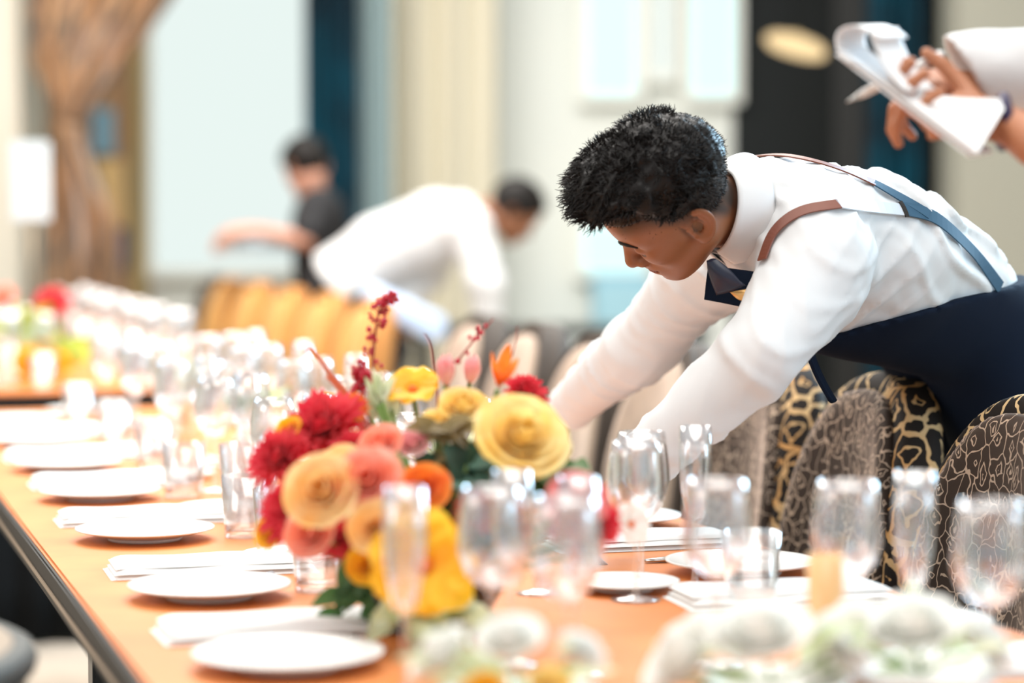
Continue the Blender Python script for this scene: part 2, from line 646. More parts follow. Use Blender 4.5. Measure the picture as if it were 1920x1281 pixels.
def upper(u, v):                                # v 0 at the tie, 1 at the top
    z = zt + (2.9 - zt) * v
    pv = (z - zt) / (z_at(0, YD) - zt)
    xl = 118 - 58 * min(pv, .55) / .55 if pv < .55 else 60
    xr = 152 + 172 * pv ** 0.95
    x = X(xl + (xr - xl) * u, YD)
    return (x - dr.location.x, 0.05 * math.sin(u * 26) * (0.3 + v) - .12 * math.sin(u * math.pi), z)


def lower(u, v):
    z = zt * (1 - v)
    xl, xr = 112 - 34 * ss(np.array([v]), 0, .35)[0], 152 + 66 * ss(np.array([v]), 0, .3)[0]
    return (X(xl + (xr - xl) * u, YD) - dr.location.x, 0.04 * math.sin(u * 20) - .1 * math.sin(u * math.pi), z)


for nm, fn in (('upper_fabric', upper), ('lower_fabric', lower)):
    o = uv_grid(nm, fn, 60, 30, mstripe, dr)
    md = o.modifiers.new('thickness', 'SOLIDIFY'); md.thickness = 0.008
v, q = lathe_geo([(0.035, -.03), (0.062, -.022), (0.066, 0), (0.062, .022), (0.035, .03)], 20)
v = [(a * .9, b * 1.2 - .03, c + zt) for a, b, c in v]
link('tie_band', mesh('tie', v, q), mat('brown_cord', (0.16, 0.08, 0.035), 0.7), dr)

# hanging glass lamp at the top right
lm = thing('pendant_lamp', 'glowing warm oval pendant lamp hanging in front of the black panelling', 'lamp', P(1492, 84, 10.2))
vs, fs = lathe_geo([(0.001, -.045), (.03, -.044), (.06, -.034), (.074, -.012), (.07, .012), (.05, .03), (.02, .038), (.001, .04)], 28)
vs = [(x * 1.75, y, z * 1.1 - x * .42) for x, y, z in vs]
link('lamp_shade', mesh('shade', vs, fs), emis('warm_lamp_glass', (1.0, 0.74, 0.40), 0.9), lm)
v, q = tube_geo([(0, 0, .03), (0, 0, 2.0)], .004, 6)
link('cord', mesh('cord', v, q), M_black, lm)
v, q = lathe_geo([(.001, .05), (.022, .048), (.024, .02), (.02, .0)], 16)
link('cap', mesh('cap', v, q), M_olive, lm)

# ------------------------------------------------------------------ tables
ANG = math.radians(16.8)
UX, UY = math.cos(ANG), math.sin(ANG)
T0 = Vector((0.157, 2.676, 0))
TZ = 0.75


def T(a, b, z=0.0):
    return Vector((T0.x + a * UX - b * UY, T0.y + a * UY + b * UX, z))


def table(label, b0, b1, skirt):
    t = thing('banquet_table', label, 'table', T(0, b0), ANG, 'long banquet tables')
    L = b1 - b0
    box('tabletop', (-.545, .545, 0.005, L - .005, TZ - .03, TZ), M_wood, t, bev=.004)
    e = box('edge_band', (-.552, .552, 0, L, TZ - .055, TZ - .006), M_edge, t, bev=.003)
    g = join(box_geo(-.556, -.551, 0, L, TZ - .038, TZ - .034), box_geo(.551, .556, 0, L, TZ - .038, TZ - .034))
    link('metal_line', mesh('line', *g), M_edgeline, e, False)
    box('frame', (-.48, .48, .08, L - .08, TZ - .11, TZ - .055), M_dark, t)
    n = max(2, int(L / 2.2) + 1)
    for i in range(n):
        y = .35 + (L - .7) * i / (n - 1)
        for s in (-1, 1):
            box('leg', (s * .46 - .03, s * .46 + .03, y - .03, y + .03, 0, TZ - .11), M_dark, t, bev=.004)
    if skirt:
        def sk(u, v):
            s = u * 2.2
            x, y = (-.53, .55 - s) if s < .0 else (0, 0)
            return (x, y, 0)
        def face(u, v):
            return (-.53 + 1.06 * u, .035 + .012 * math.sin(u * 60), .01 + (TZ - .07) * v)
        v, q = grid_geo(face, 120, 4)
        for s in (-1, 1):
            v2, q2 = grid_geo(lambda u, w, s=s: (s * (.53 + .012 * math.sin(u * 200)), .035 + (L - .07) * u, .01 + (TZ - .07) * w), 240, 4)
            v, q = join((v, q), (v2, q2))
        o = link('skirt', mesh('skirt', v, q), M_black, t)
        md = o.modifiers.new('thickness', 'SOLIDIFY'); md.thickness = 0.004
    return t


table('long orange oak banquet table with thin dark edge, laid with white plates in front', -1.75, 3.97, False)
table('second long table with black cloth skirt beyond the end of the near table', 4.62, 7.72, True)

cs = thing('console_table', 'long low dark console table behind the tan chairs, beyond the bending waiter', 'table', (.2, 10.2, 0))
box('tabletop', (-.62, .62, -.2, .2, .76, .80), M_dark, cs, bev=.004)
for sx in (-.57, .57):
    for sy in (-.16, .16):
        box('leg', (sx - .025, sx + .025, sy - .025, sy + .025, 0, .76), M_dark, cs)
box('lower_shelf', (-.56, .56, -.15, .15, .25, .28), M_dark, cs)
# ------------------------------------------------------------------ chairs
M_ikat = ikat('black_gold_woven_pattern', (0.014, 0.010, 0.008), (0.52, 0.26, 0.08), 16, (0.42, 0.36, 0.31), line=.05, sheen=.12, second=(0.60, 0.42, 0.22))
M_ikat2 = ikat('rose_brown_woven_pattern', (0.040, 0.027, 0.020), (0.44, 0.34, 0.26), 31, (0.95, 0.74, 0.62), line=.028, sheen=.8, second=(0.50, 0.37, 0.27))
M_tan = mat('tan_velvet', (0.42, 0.32, 0.24), 0.8, sheen=.6, sheen_tint=(1, .85, .75), var=((0.33, 0.25, 0.19), 14, 3))
M_gold = mat('golden_velvet', (0.72, 0.36, 0.08), 0.75, sheen=.5, sheen_tint=(1, .75, .4), var=((0.50, 0.23, 0.05), 7, 3))
M_brown = mat('dark_brown_velvet', (0.05, 0.035, 0.025), 0.8)
M_chairleg = mat('dark_walnut', (0.03, 0.018, 0.012), 0.4)


def back_sdf(t, rin, rout, inset):
    """curved upholstered back in chair space: chair faces -x, back around +x"""
    R = 0.46

    def f(p):
        x, y, z = p[:, 0], p[:, 1], p[:, 2]
        lean = 0.10 * (z - .45)
        q = x - lean - (0.24 - R)
        rr = np.sqrt(q * q + y * y)
        shell = np.maximum(rr - (R + rout), (R - rin) - rr)
        ang = np.arctan2(y, q) * R
        w = 0.245 - inset
        top = 1.0 - inset
        # arch outline: superellipse in (ang, z)
        zc = 0.62
        k = (np.abs(ang / w) ** 2.6 + np.abs(np.maximum(z - zc, 0) / (top - zc)) ** 2.3) ** (1 / 2.4) - 1
        edge = k * 0.22
        low = (0.34 + inset) - z
        d = smax(smax(shell, edge, 0.035), low, 0.02)
        d = np.where(q < 0, 0.1 + 0 * d, d)
        return d
    return f


CH = {}


def make_chair(key, m_out, m_in, m_pipe):
    t = thing('upholstered_chair', '', 'chair')
    if 'back' not in CH:
        o = sdf_obj('backrest', back_sdf(0, .014, .072, 0), (-.1, -.32, .28), (.45, .32, 1.06), .0085, m_out, t)
        CH['back'] = o.data
        i = sdf_obj('inner_pad', back_sdf(0, .038, .0, .022), (-.1, -.32, .28), (.45, .32, 1.06), .0085, m_in, t)
        CH['pad'] = i.data
    else:
        for nm, key2, mm in (('backrest', 'back', m_out), ('inner_pad', 'pad', m_in)):
            me = CH[key2].copy(); me.materials.clear()
            link(nm, me, mm, t)
    # piping along the arch
    pts = []
    for k in range(41):
        a = math.pi * (k / 40)
        ca, sa = math.cos(a), math.sin(a)
        s = 0.243 * (abs(ca) ** (2 / 2.6)) * (1 if ca > 0 else -1)
        z = .62 + .376 * abs(sa) ** (2 / 2.3)
        th = s / .46
        rr = .46 + .002
        pts.append((rr * math.cos(th) + .1 * (z - .45) + .24 - .46, rr * math.sin(th), z))
    pts = [(pts[0][0], pts[0][1], .36)] + pts + [(pts[-1][0], pts[-1][1], .36)]
    v, q = tube_geo(pts, .007, 8)
    if key != 'p':
        link('piping', mesh('piping', v, q), m_pipe, t)
    box('seat', (-.26, .22, -.245, .245, .36, .475), m_in, t, bev=.035, smooth=True)
    box('seat_frame', (-.245, .20, -.23, .23, .32, .36), m_out, t, bev=.01)
    for sx in (-.21, .19):
        for sy in (-.2, .2):
            v, q = lathe_geo([(.012, 0), (.022, .33)], 12, True)
            v = [(x + sx + (0.0 if sx < 0 else .03 * (1 - z / .33)), y + sy, z) for x, y, z in v]
            link('leg', mesh('leg', v, q), M_chairleg, t)
    return t


ch_p = make_chair('p', M_ikat, M_ikat2, M_chairleg)
ch_p['label'] = 'black and gold patterned chair below the hips of the reaching waiter'
ch_p.location = T(.57, 1.235); ch_p.rotation_euler = (0, 0, ANG); ch_p['group'] = 'patterned chairs along the right side of the table'
GP = 'patterned chairs along the right side of the table'
dup(ch_p, T(.57, .70), ANG + .03, 'rose-brown patterned chair at the right frame edge, nearest of the patterned row', GP)
dup(ch_p, T(.57, 1.70), ANG, 'black and gold patterned chair half hidden behind the near white sleeve', GP)
ch_t = make_chair('t', M_brown, M_tan, M_brown)
GT = 'tan chairs beyond the reaching waiter'
for i, (b, lb) in enumerate(((2.2, 'tan chair with dark rim just under the forearms of the reaching waiter'),
                             (2.7, 'tan dark-rimmed chair, the nearer one seen left of the far sleeve'),
                             (3.2, 'tan dark-rimmed chair second from the far sleeve'),
                             (3.7, 'tan dark-rimmed chair behind the red twigs of the bouquet'))):
    if i == 0:
        ch_t.location = T(.57, b); ch_t.rotation_euler = (0, 0, ANG); ch_t['label'] = lb; ch_t['group'] = GT
    else:
        dup(ch_t, T(.57, b), ANG, lb, GT)
ch_g = make_chair('g', mat('burnt_orange_velvet', (0.36, 0.14, 0.025), 0.8), M_gold, M_gold)
GG = 'golden velvet chairs along the far table'
for i, (b, lb) in enumerate(((4.95, 'nearest golden chair, in front of the dark trousers of the bending waiter'),
                             (5.6, 'golden chair second in the golden row, under the shirt hem of the bending waiter'),
                             (6.25, 'golden chair in the middle of the far golden row'),
                             (6.9, 'golden chair fourth in the far golden row'),
                             (7.5, 'golden chair farthest in the golden row, beside the brown chair'))):
    if i == 0:
        ch_g.location = T(.57, b); ch_g.rotation_euler = (0, 0, ANG); ch_g['label'] = lb; ch_g['group'] = GG
    else:
        dup(ch_g, T(.57, b), ANG, lb, GG)
ch_b = make_chair('b', M_brown, mat('mid_brown_velvet', (0.10, 0.07, 0.05), 0.8), M_brown)
ch_b.location = T(.60, 8.0); ch_b.rotation_euler = (0, 0, ANG); ch_b['label'] = 'dark brown chair left of the golden chairs under the sheer window'

# low round tub chair at the left of the table
tub = thing('tub_chair', 'low round beige tub chair with grey rim beside the black table side', 'chair', V(-.845, 2.60, 0), math.radians(-45))
M_beige = mat('beige_upholstery', (0.36, 0.28, 0.21), 0.8)
M_rim = mat('grey_rim_band', (0.05, 0.055, 0.05), 0.6)


def tubf(p):
    r = np.hypot(p[:, 0], p[:, 1])
    top = .80 - .06 * ss(r, .1, .3)
    d = smax(np.abs(r - .27) - .042, p[:, 2] - .80, .03)
    d = smax(d, .1 - p[:, 2], .01)
    d = smax(d, -p[:, 1] - .16, .03)
    return d


sdf_obj('backrest', tubf, (-.34, -.34, .05), (.34, .34, .86), .011, M_beige, tub)
pts = []
for k in range(41):
    a = math.radians(-36 + 252 * k / 40)
    pts.append((.27 * math.cos(a), .27 * math.sin(a), .79))
v, q = tube_geo([(a * 1.13, b * 1.13, c - .012) for a, b, c in pts], .02, 10)
link('rim', mesh('rim', v, q), M_rim, tub)
v, q = lathe_geo([(.001, .30), (.22, .30), (.235, .34), (.235, .43), (.21, .46), (.001, .465)], 32)
link('seat', mesh('seat', v, q), M_beige, tub)
for k in range(4):
    a = math.pi / 4 + k * math.pi / 2
    v, q = lathe_geo([(.014, 0), (.02, .12)], 10, True)
    link('leg', mesh('leg', [(x + .24 * math.cos(a), y + .24 * math.sin(a), z) for x, y, z in v], q), M_chairleg, tub)
# ------------------------------------------------------------------ tableware
def wine_glass(h=.215, rb=.040, rr=.033):
    t = thing('wine_glass', '', 'glass')
    bz = h - .115
    bowl = [(.004, bz), (.018, bz + .006), (.033, bz + .022), (rb, bz + .045), (rb - .001, bz + .065), (rr + .003, h - .02), (rr, h), (rr - .0012, h), (rr + .0018, h - .02), (rb - .0022, bz + .065), (rb - .0015, bz + .045), (.031, bz + .024), (.016, bz + .009), (.001, bz + .006)]
    link('bowl', mesh('bowl', *lathe_geo(bowl)), M_glassblue, t)
    link('stem', mesh('stem', *lathe_geo([(.006, .006), (.0036, .02), (.0034, bz - .012), (.006, bz)], 10)), M_glass, t)
    link('foot', mesh('foot', *lathe_geo([(.001, .0), (.033, .0), (.034, .0015), (.02, .004), (.006, .007)])), M_glass, t)
    return t


def flute(h=.225):
    t = thing('champagne_flute', '', 'glass')
    bz = .085
    bowl = [(.004, bz), (.013, bz + .012), (.021, bz + .05), (.0235, bz + .09), (.0225, h), (.0213, h), (.0223, bz + .09), (.0198, bz + .05), (.0118, bz + .014), (.001, bz + .008)]
    link('bowl', mesh('bowl', *lathe_geo(bowl, 24)), M_glassblue, t)
    link('stem', mesh('stem', *lathe_geo([(.006, .006), (.0034, .02), (.0032, bz - .012), (.005, bz)], 10)), M_glass, t)
    link('foot', mesh('foot', *lathe_geo([(.001, .0), (.029, .0), (.03, .0015), (.018, .004), (.006, .007)], 24)), M_glass, t)
    return t


def tumbler(h=.10, r=.040):
    o = link('water_tumbler', mesh('tumbler', *lathe_geo([(.001, .0), (r * .82, .0), (r * .86, .006), (r, h), (r - .0016, h), (r * .82, .012), (.001, .010)])), M_glass)
    return tag(o, '', 'glass')


def plate(R=.110):
    t = thing('dinner_plate', '', 'plate')
    k = R / .105
    pr = [(.001, .004), (.055, .004), (.066, .007), (.1, .0155), (.105, .017), (.1055, .019), (.1, .0185), (.07, .0115), (.062, .008), (.001, .0075)]
    link('plate_body', mesh('plate', *lathe_geo([(a * k, b * k) for a, b in pr], 48)), M_white, t)
    link('foot_ring', mesh('ring', *lathe_geo([(.05 * k, .0), (.056 * k, .0), (.058 * k, .005), (.048 * k, .005)], 40)), M_white, t)
    return t


def napkin():
    """linen folded to a long strip, layers visible"""
    t = thing('folded_napkin', '', 'napkin')

    def layer(z, L, Wd, off):
        def fn(u, v):
            a = (u - .5) * L
            bb = (v - .5) * Wd
            e = min(u, 1 - u, .06) / .06
            f = min(v, 1 - v, .10) / .10
            return (a, bb + off, z + .0065 * (e * f) ** .5 + .0012 * math.sin(a * 40 + z * 900) * e * f)
        v1, q1 = grid_geo(fn, 36, 14)
        v2, q2 = grid_geo(lambda u, v: (fn(1 - u, v)[0], fn(1 - u, v)[1], z), 36, 14)
        return join((v1, q1), (v2, q2))
    link('lower_fold', mesh('fold', *layer(0.0005, .30, .12, 0)), M_napkin, t)
    link('upper_fold', mesh('fold', *layer(.0075, .29, .112, -.003)), M_napkin, t)
    link('upper_fold', mesh('fold', *layer(.0145, .285, .105, .002)), M_napkin, t)
    return t


def knife():
    t = thing('table_knife', '', 'cutlery')
    v, q = tube_geo([(0, 0, .004), (.03, 0, .0045), (.085, 0, .004)], [.0035, .0055, .004], 10)
    link('handle', mesh('handle', [(a, b * 1.5, .0015 + max(0, c - .0015) * .8) for a, b, c in v], q), M_steel, t)
    pr = [(.085, -.004), (.085, .005), (.12, .010), (.17, .010), (.20, .004), (.205, -.001), (.17, -.004), (.12, -.005)]
    vs = [(x, y, z) for z in (.002, .0034) for x, y in pr]
    n = len(pr)
    fs = [tuple(reversed(range(n))), tuple(range(n, 2 * n))] + [(i, (i + 1) % n, n + (i + 1) % n, n + i) for i in range(n)]
    link('blade', mesh('blade', vs, fs), M_steel, t, False)
    return t


def fork():
    t = thing('table_fork', '', 'cutlery')
    v, q = tube_geo([(0, 0, .004), (.03, 0, .0045), (.10, 0, .003), (.13, 0, .006)], [.0035, .0055, .0028, .003], 10)
    link('handle', mesh('handle', [(a, b * 1.4, .001 + max(0, c - .001) * .8) for a, b, c in v], q), M_steel, t)
    gs = [box_geo(.128, .148, -.0115, .0115, .005, .0068, .001)]
    for k in range(4):
        y = -.0095 + k * .0063
        gs.append(tube_geo([(.147, y, .006), (.17, y, .0045), (.192, y, .008)], [.0016, .0014, .0007], 6))
    link('tines', mesh('tines', *join(*gs)), M_steel, t)
    return t


K = dict(wine=wine_glass(), flute=flute(), tumbler=tumbler(), plate=plate(), napkin=napkin(), knife=knife(), fork=fork())
used = set()


def place(kind, a, b, label, group, rz=0.0, dz=0.0, scale=None):
    loc = T(a, b, TZ + dz + .0002)
    if kind not in used and scale is None:
        used.add(kind)
        o = K[kind]; o.location = loc; o.rotation_euler = (0, 0, ANG + rz); o['label'] = label; o['group'] = group
        return o
    return dup(K[kind], loc, ANG + rz, label, group, scale)


ORD = ['nearest', 'second', 'third', 'fourth', 'fifth', 'sixth', 'seventh', 'eighth']
rnd = random.Random(3)
# left side settings: plate, napkin in front of it, cutlery, glasses inward
LEFT = [.19, .72, 1.33, 1.90, 2.43, 2.97, 3.50]
for i, b in enumerate(LEFT):
    w = ORD[i]
    place('plate', -.375, b, '%s white plate counted from the front along the dark left table edge' % w, 'plates along the left table edge')
    if i < 6:
        nb = b + (.235 if i != 1 else .24)
        place('napkin', -.335 + rnd.uniform(-.01, .01), nb, '%s folded white napkin counted from the front along the left table edge' % w, 'napkins along the left table edge', rnd.uniform(-.03, .05))
        place('knife', -.46, nb + .082, 'steel knife lying behind the %s napkin of the left table edge' % w, 'cutlery along the left table edge', rnd.uniform(.02, .10))
        place('fork', -.45, nb - .095, 'steel fork lying in front of the %s napkin of the left table edge' % w, 'cutlery along the left table edge', rnd.uniform(-.10, .02))
    if 0 < i:
        place('plate', -.195, b + .30, 'small white side plate inside the %s place of the left edge' % w, 'side plates on the left half', 0, 0, .72)
glass_left = [('tumbler', -.215, .03), ('wine', -.155, .13), ('flute', -.10, .06), ('wine', -.07, .20)]
for i, b in enumerate([.72, 1.27, 1.84, 2.37, 2.91, 3.45]):
    for k, (kd, a, db) in enumerate(glass_left):
        if i < 1 and k > 0:
            continue
        nm = {'tumbler': 'short water tumbler', 'flute': 'slim champagne flute', 'wine': 'wine glass with long stem'}[kd]
        side = 'closer to the plates' if k < 2 else 'closer to the table middle'
        place(kd, a + rnd.uniform(-.015, .015), b + db + rnd.uniform(-.02, .02), 'clear %s at the %s left place, %s' % (nm, ORD[i + 1], side), 'clear glasses on the left half of the near table', rnd.uniform(0, 3))
place('tumbler', -.22, .98, 'wide clear tumbler between the second and third left napkins', 'clear glasses on the left half of the near table', 0, 0, 1.15)
place('tumbler', -.17, 1.52, 'wide clear tumbler in front of the yellow bud vase', 'clear glasses on the left half of the near table', 0, 0, 1.3)
# right side settings
RIGHT = [-.36, .19, .72, 1.27, 1.84, 2.37, 2.91, 3.45]
for i, b in enumerate(RIGHT):
    w = ORD[i]
    if i:
        place('plate', .40, b, '%s white plate counted from the front along the right table edge' % ORD[i - 1], 'plates along the right table edge')
        place('napkin', .36, b - .24, '%s folded white napkin counted from the front along the right table edge' % ORD[i - 1], 'napkins along the right table edge', rnd.uniform(-.05, .05))
    if i > 1:
        place('plate', .185, b - .10, 'small white side plate inside the %s plate of the right table edge' % ORD[i - 1], 'side plates on the right half', 0, 0, .70)
    if 1 < i < 5:
        place('fork', .30, b + .13, 'steel fork beside the %s plate of the right table edge' % ORD[i - 1], 'cutlery along the right table edge')
for kd, a, b, lb in (('wine', .17, .53, 'clear wine glass standing left of the pair in front of the tan chairs'),
                     ('wine', .225, .66, 'clear wine glass standing behind the right-hand plates, below the near sleeve'),
                     ('flute', .29, .62, 'bluish champagne flute in front of the half-hidden patterned chair'),
                     ('tumbler', .30, .44, 'clear tumbler beside the white plates in front of the patterned chairs'),
                     ('wine', .235, .0, 'blurred wine glass in front of the patterned chair below the waiter'),
                     ('flute', .31, -.02, 'blurred bluish flute before the patterned chair below the waiter'),
                     ('wine', .30, -.22, 'large blurred wine glass in front of the rose-brown chair, left one'),
                     ('wine', .385, -.26, 'large blurred wine glass in front of the rose-brown chair, right one'),
                     ('flute', .32, -.36, 'large blurred flute in front of the two blurred wine glasses'),
                     ('wine', -.118, -.05, 'blurred wine glass in front of the crimson and pink right side of the bouquet'),
                     ('wine', .10, .06, 'blurred wine glass at the lower right of the bouquet'),
                     ('flute', -.075, .04, 'blurred flute against the right side of the bouquet'),
                     ('wine', -.17, .06, 'blurred wine glass in front of the coral rose'),
                     ('flute', -.125, .13, 'blurred flute in front of the coral and peach roses'),
                     ('flute', -.285, .0, 'blurred flute in front of the golden flower at the lower left of the bouquet'),
                     ('wine', -.24, .45, 'wine glass at the lower left of the bouquet beside the second plate'),
                     ('flute', .06, .62, 'blurred slim flute just right of the crimson pink rose'),
                     ('wine', -.01, 1.05, 'clear wine glass just behind the bouquet on the left'),
                     ('wine', .16, 1.30, 'clear wine glass beside the hands of the reaching waiter')):
    place(kd, a, b, lb, 'clear glasses in the front and on the right half of the near table', rnd.uniform(0, 3))
for i, b in enumerate([1.84, 2.37, 2.91, 3.45]):
    for kd, a, db in (('wine', .17, .12), ('flute', .22, .04), ('wine', .09, .05)):
        place(kd, a + rnd.uniform(-.015, .015), b + db, 'clear %s %s the %s right-hand place behind the bouquet' % ({'wine': 'wine glass', 'flute': 'slim flute'}[kd], 'close to the table middle at' if a < .1 else 'beside', ORD[i + 3]), 'clear glasses at the far right half of the near table')
# second table
for i, b in enumerate([4.9, 5.42, 5.94, 6.46, 6.98, 7.45]):
    for s in (-1, 1):
        place('plate', s * .40, b, 'white plate at the %s %s place of the far table' % (ORD[i], 'left' if s < 0 else 'right'), 'plates on the far table')
        for kd, a, db in (('wine', .17, .08), ('flute', .24, .0), ('wine', .28, .12), ('tumbler', .20, -.1)):
            if kd == 'wine' and a > .2:
                place(kd, s * a, b + db, 'tiny blurred outer wine glass at the %s %s place of the far table' % (ORD[i], 'left' if s < 0 else 'right'), 'glasses on the far table')
                continue
            place(kd, s * a + rnd.uniform(-.02, .02), b + db + rnd.uniform(-.03, .03), 'tiny blurred %s at the %s %s place of the far table' % ({'wine': 'wine glass', 'flute': 'champagne flute', 'tumbler': 'water tumbler'}[kd], ORD[i], 'left' if s < 0 else 'right'), 'glasses on the far table')
for kd, k in K.items():
    if kd not in used:
        bpy.data.objects.remove(k)

# ------------------------------------------------------------------ flowers
def leaf_geo(p, d, n, L, Wd, bend=.25):
    d = d.normalized(); s = d.cross(n).normalized(); n = s.cross(d).normalized()
    def fn(u, v):
        w = math.sin(math.pi * min(1, v ** .8 * .98 + .01)) * Wd
        x = (u - .5) * 2
        return p + d * (L * v) + s * (w * x) + n * (bend * L * (v * v) * -1 + abs(x) * w * .35)
    return grid_geo(fn, 4, 8)


def rose_geo(R, rnd, n_layers=5, op=1.0):
    g = []
    for l in range(n_layers):
        f = (l + 1) / n_layers
        np_ = 3 + l
        for k in range(np_):
            a0 = 2 * math.pi * (k + .5 * (l % 2)) / np_ + rnd.uniform(-.2, .2) + l * .7
            wid = (1.25 + .2 * rnd.random()) * 2 * math.pi / np_ * .5 + .3
            rr = R * (0.16 + .84 * f ** 1.2 * op) * rnd.uniform(.93, 1.05)
            hh = R * (1.25 - .55 * f * op) * rnd.uniform(.95, 1.05)
            curl = .42 * f * op

            def fn(u, v, a0=a0, wid=wid, rr=rr, hh=hh, curl=curl, f=f):
                x = (u - .5) * 2
                prof = math.sin(min(1, v * 1.05) * math.pi * .5) ** .75
                a = a0 + x * wid * (0.35 + .65 * math.sin(math.pi * (.15 + .65 * v)))
                r_ = rr * prof * (1 + curl * max(0, v - .65) * 1.6)
                z = hh * (v ** 1.15) * (1 - .18 * x * x * v) - curl * hh * max(0, v - .7) * 1.5
                z += .03 * R * math.sin(x * 5 + a0 * 3) * v
                return (r_ * math.cos(a), r_ * math.sin(a), z - .25 * R)
            g.append(grid_geo(fn, 8, 9))
    return join(*g)


def dahlia_geo(R, rnd, pointed=True, layers=6, n0=9):
    g = []
    for l in range(layers):
        f = (l + 1) / layers
        el = math.radians(82 - 82 * f)
        n = int(n0 + l * 2.2)
        for k in range(n):
            a = 2 * math.pi * (k + .5 * (l % 2)) / n + rnd.uniform(-.08, .08)
            L = R * (0.45 + .55 * f) * rnd.uniform(.9, 1.08)
            e2 = el + rnd.uniform(-.1, .1)
            rad = Vector((math.cos(a), math.sin(a), 0)); up = Vector((0, 0, 1)); s = Vector((-math.sin(a), math.cos(a), 0))

            def fn(u, v, e2=e2, L=L, rad=rad, s=s):
                x = (u - .5) * 2
                w = R * .17 * math.sin(math.pi * (.08 + .9 * v)) ** .7 if not pointed else R * .15 * (math.sin(math.pi * (.12 + .86 * v)) ** .8)
                d = rad * math.cos(e2) + up * math.sin(e2)
                nn = up * math.cos(e2) - rad * math.sin(e2)
                return d * (L * v) + s * (w * x) + nn * (w * .6 * x * x + .10 * L * v * v)
            g.append(grid_geo(fn, 3, 6))
    return join(*g)


def lily_geo(R, rnd, n=6, cup=.6, wid=.30):
    g = []
    for k in range(n):
        a = 2 * math.pi * k / n + rnd.uniform(-.1, .1)
        rad = Vector((math.cos(a), math.sin(a), 0)); s = Vector((-math.sin(a), math.cos(a), 0))
        LL = R * rnd.uniform(.9, 1.1)

        def fn(u, v, rad=rad, s=s, LL=LL):
            x = (u - .5) * 2
            w = R * wid * math.sin(math.pi * (.06 + .9 * v)) ** .9
            return rad * (LL * (v ** 1.3) * (1 - cup * .5)) + Vector((0, 0, LL * (v * (1.1 * cup + .2) - .5 * (1 - cup) * v ** 3))) + s * (w * x) - rad * (w * .5 * x * x * -1) + Vector((0, 0, w * .25 * x * x + .02 * R * math.sin(v * 18 + x)))
        g.append(grid_geo(fn, 6, 12))
    return join(*g)


def tulip_geo(R, rnd):
    g = []
    for k in range(6):
        a = 2 * math.pi * k / 6
        rr = R * (.42 if k % 2 else .36)

        def fn(u, v, a=a, rr=rr):
            x = (u - .5) * 2
            prof = math.sin(math.pi * (.10 + .62 * v)) ** .7 * (1 if v < .8 else 1 - (v - .8) * .8)
            aa = a + x * .75 * math.sin(math.pi * (.2 + .68 * v))
            return (rr * prof * math.cos(aa), rr * prof * math.sin(aa), R * 1.5 * v * (1 - .08 * x * x) - R * .5)
        g.append(grid_geo(fn, 6, 8))
    return join(*g)


FM = {}


def petal_mat(nm, c1, c2):
    if nm in FM: return FM[nm]
    m = mat(nm, c1, .55, sub=0.0, sheen=.2, var=(c2, 26, 3))
    nt = m.node_tree; b = nt.nodes['Principled BSDF']
    # thin petals let light through
    tr = nt.nodes.new('ShaderNodeBsdfTranslucent')
    src = b.inputs['Base Color'].links[0].from_socket
    nt.links.new(src, tr.inputs[0])
    mx = nt.nodes.new('ShaderNodeMixShader'); mx.inputs[0].default_value = .35
    nt.links.new(b.outputs[0], mx.inputs[1]); nt.links.new(tr.outputs[0], mx.inputs[2])
    nt.links.new(mx.outputs[0], nt.nodes['Material Output'].inputs[0])
    FM[nm] = m
    return m


YEL = petal_mat('pale_yellow_petal', (1.0, 0.74, 0.20), (1.0, 0.85, 0.42))
YEL2 = petal_mat('deep_yellow_petal', (0.98, 0.50, 0.01), (1.0, 0.66, 0.03))
PEACHY = petal_mat('peach_yellow_petal', (1.0, 0.62, 0.20), (1.0, 0.78, 0.42))
CORAL = petal_mat('coral_petal', (1.0, 0.34, 0.20), (1.0, 0.50, 0.38))
CRIM = petal_mat('crimson_petal', (0.72, 0.018, 0.045), (0.85, 0.08, 0.10))
DRED = petal_mat('dark_red_petal', (0.40, 0.005, 0.02), (0.60, 0.01, 0.04))
ORAN = petal_mat('orange_petal', (0.92, 0.20, 0.02), (0.98, 0.36, 0.05))
PINK = petal_mat('pink_petal', (0.90, 0.36, 0.38), (0.95, 0.66, 0.62))
WHITE = petal_mat('white_petal', (0.90, 0.90, 0.86), (0.95, 0.93, 0.88))
GREEN = petal_mat('leaf_green', (0.05, 0.14, 0.04), (0.10, 0.22, 0.06))
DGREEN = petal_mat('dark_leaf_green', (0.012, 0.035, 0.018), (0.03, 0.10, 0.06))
LGREEN = petal_mat('pale_leaf_green', (0.56, 0.66, 0.34), (0.78, 0.82, 0.62))
OLIVE = petal_mat('olive_brown', (0.22, 0.15, 0.05), (0.34, 0.26, 0.10))
TWIG = mat('red_brown_twig', (0.30, 0.035, 0.02), .5)
TWIGO = mat('orange_red_twig', (0.60, 0.11, 0.03), .5)
BERRY = mat('crimson_berry', (0.50, 0.008, 0.03), .3)
STEMG = mat('green_stem', (0.16, 0.26, 0.06), .5)

VC = P(815, 1150, 3.0)                           # centre of the bowl
VC.z = TZ
bowl = thing('flower_bowl', 'dark round bowl under the big red and yellow bouquet on the table', 'bowl', VC)
link('bowl_body', mesh('bowl', *lathe_geo([(.001, .0), (.05, .0), (.06, .008), (.085, .05), (.09, .09), (.086, .092), (.08, .05), (.05, .012), (.001, .01)], 36)), mat('dark_glazed_ceramic', (0.03, 0.025, 0.02), .3), bowl)
link('flower_foam', mesh('foam', *lathe_geo([(.001, .015), (.07, .035), (.078, .082), (.05, .10), (.001, .105)], 24)), DGREEN, bowl)
MOUTH = VC + V(0, 0, .085)


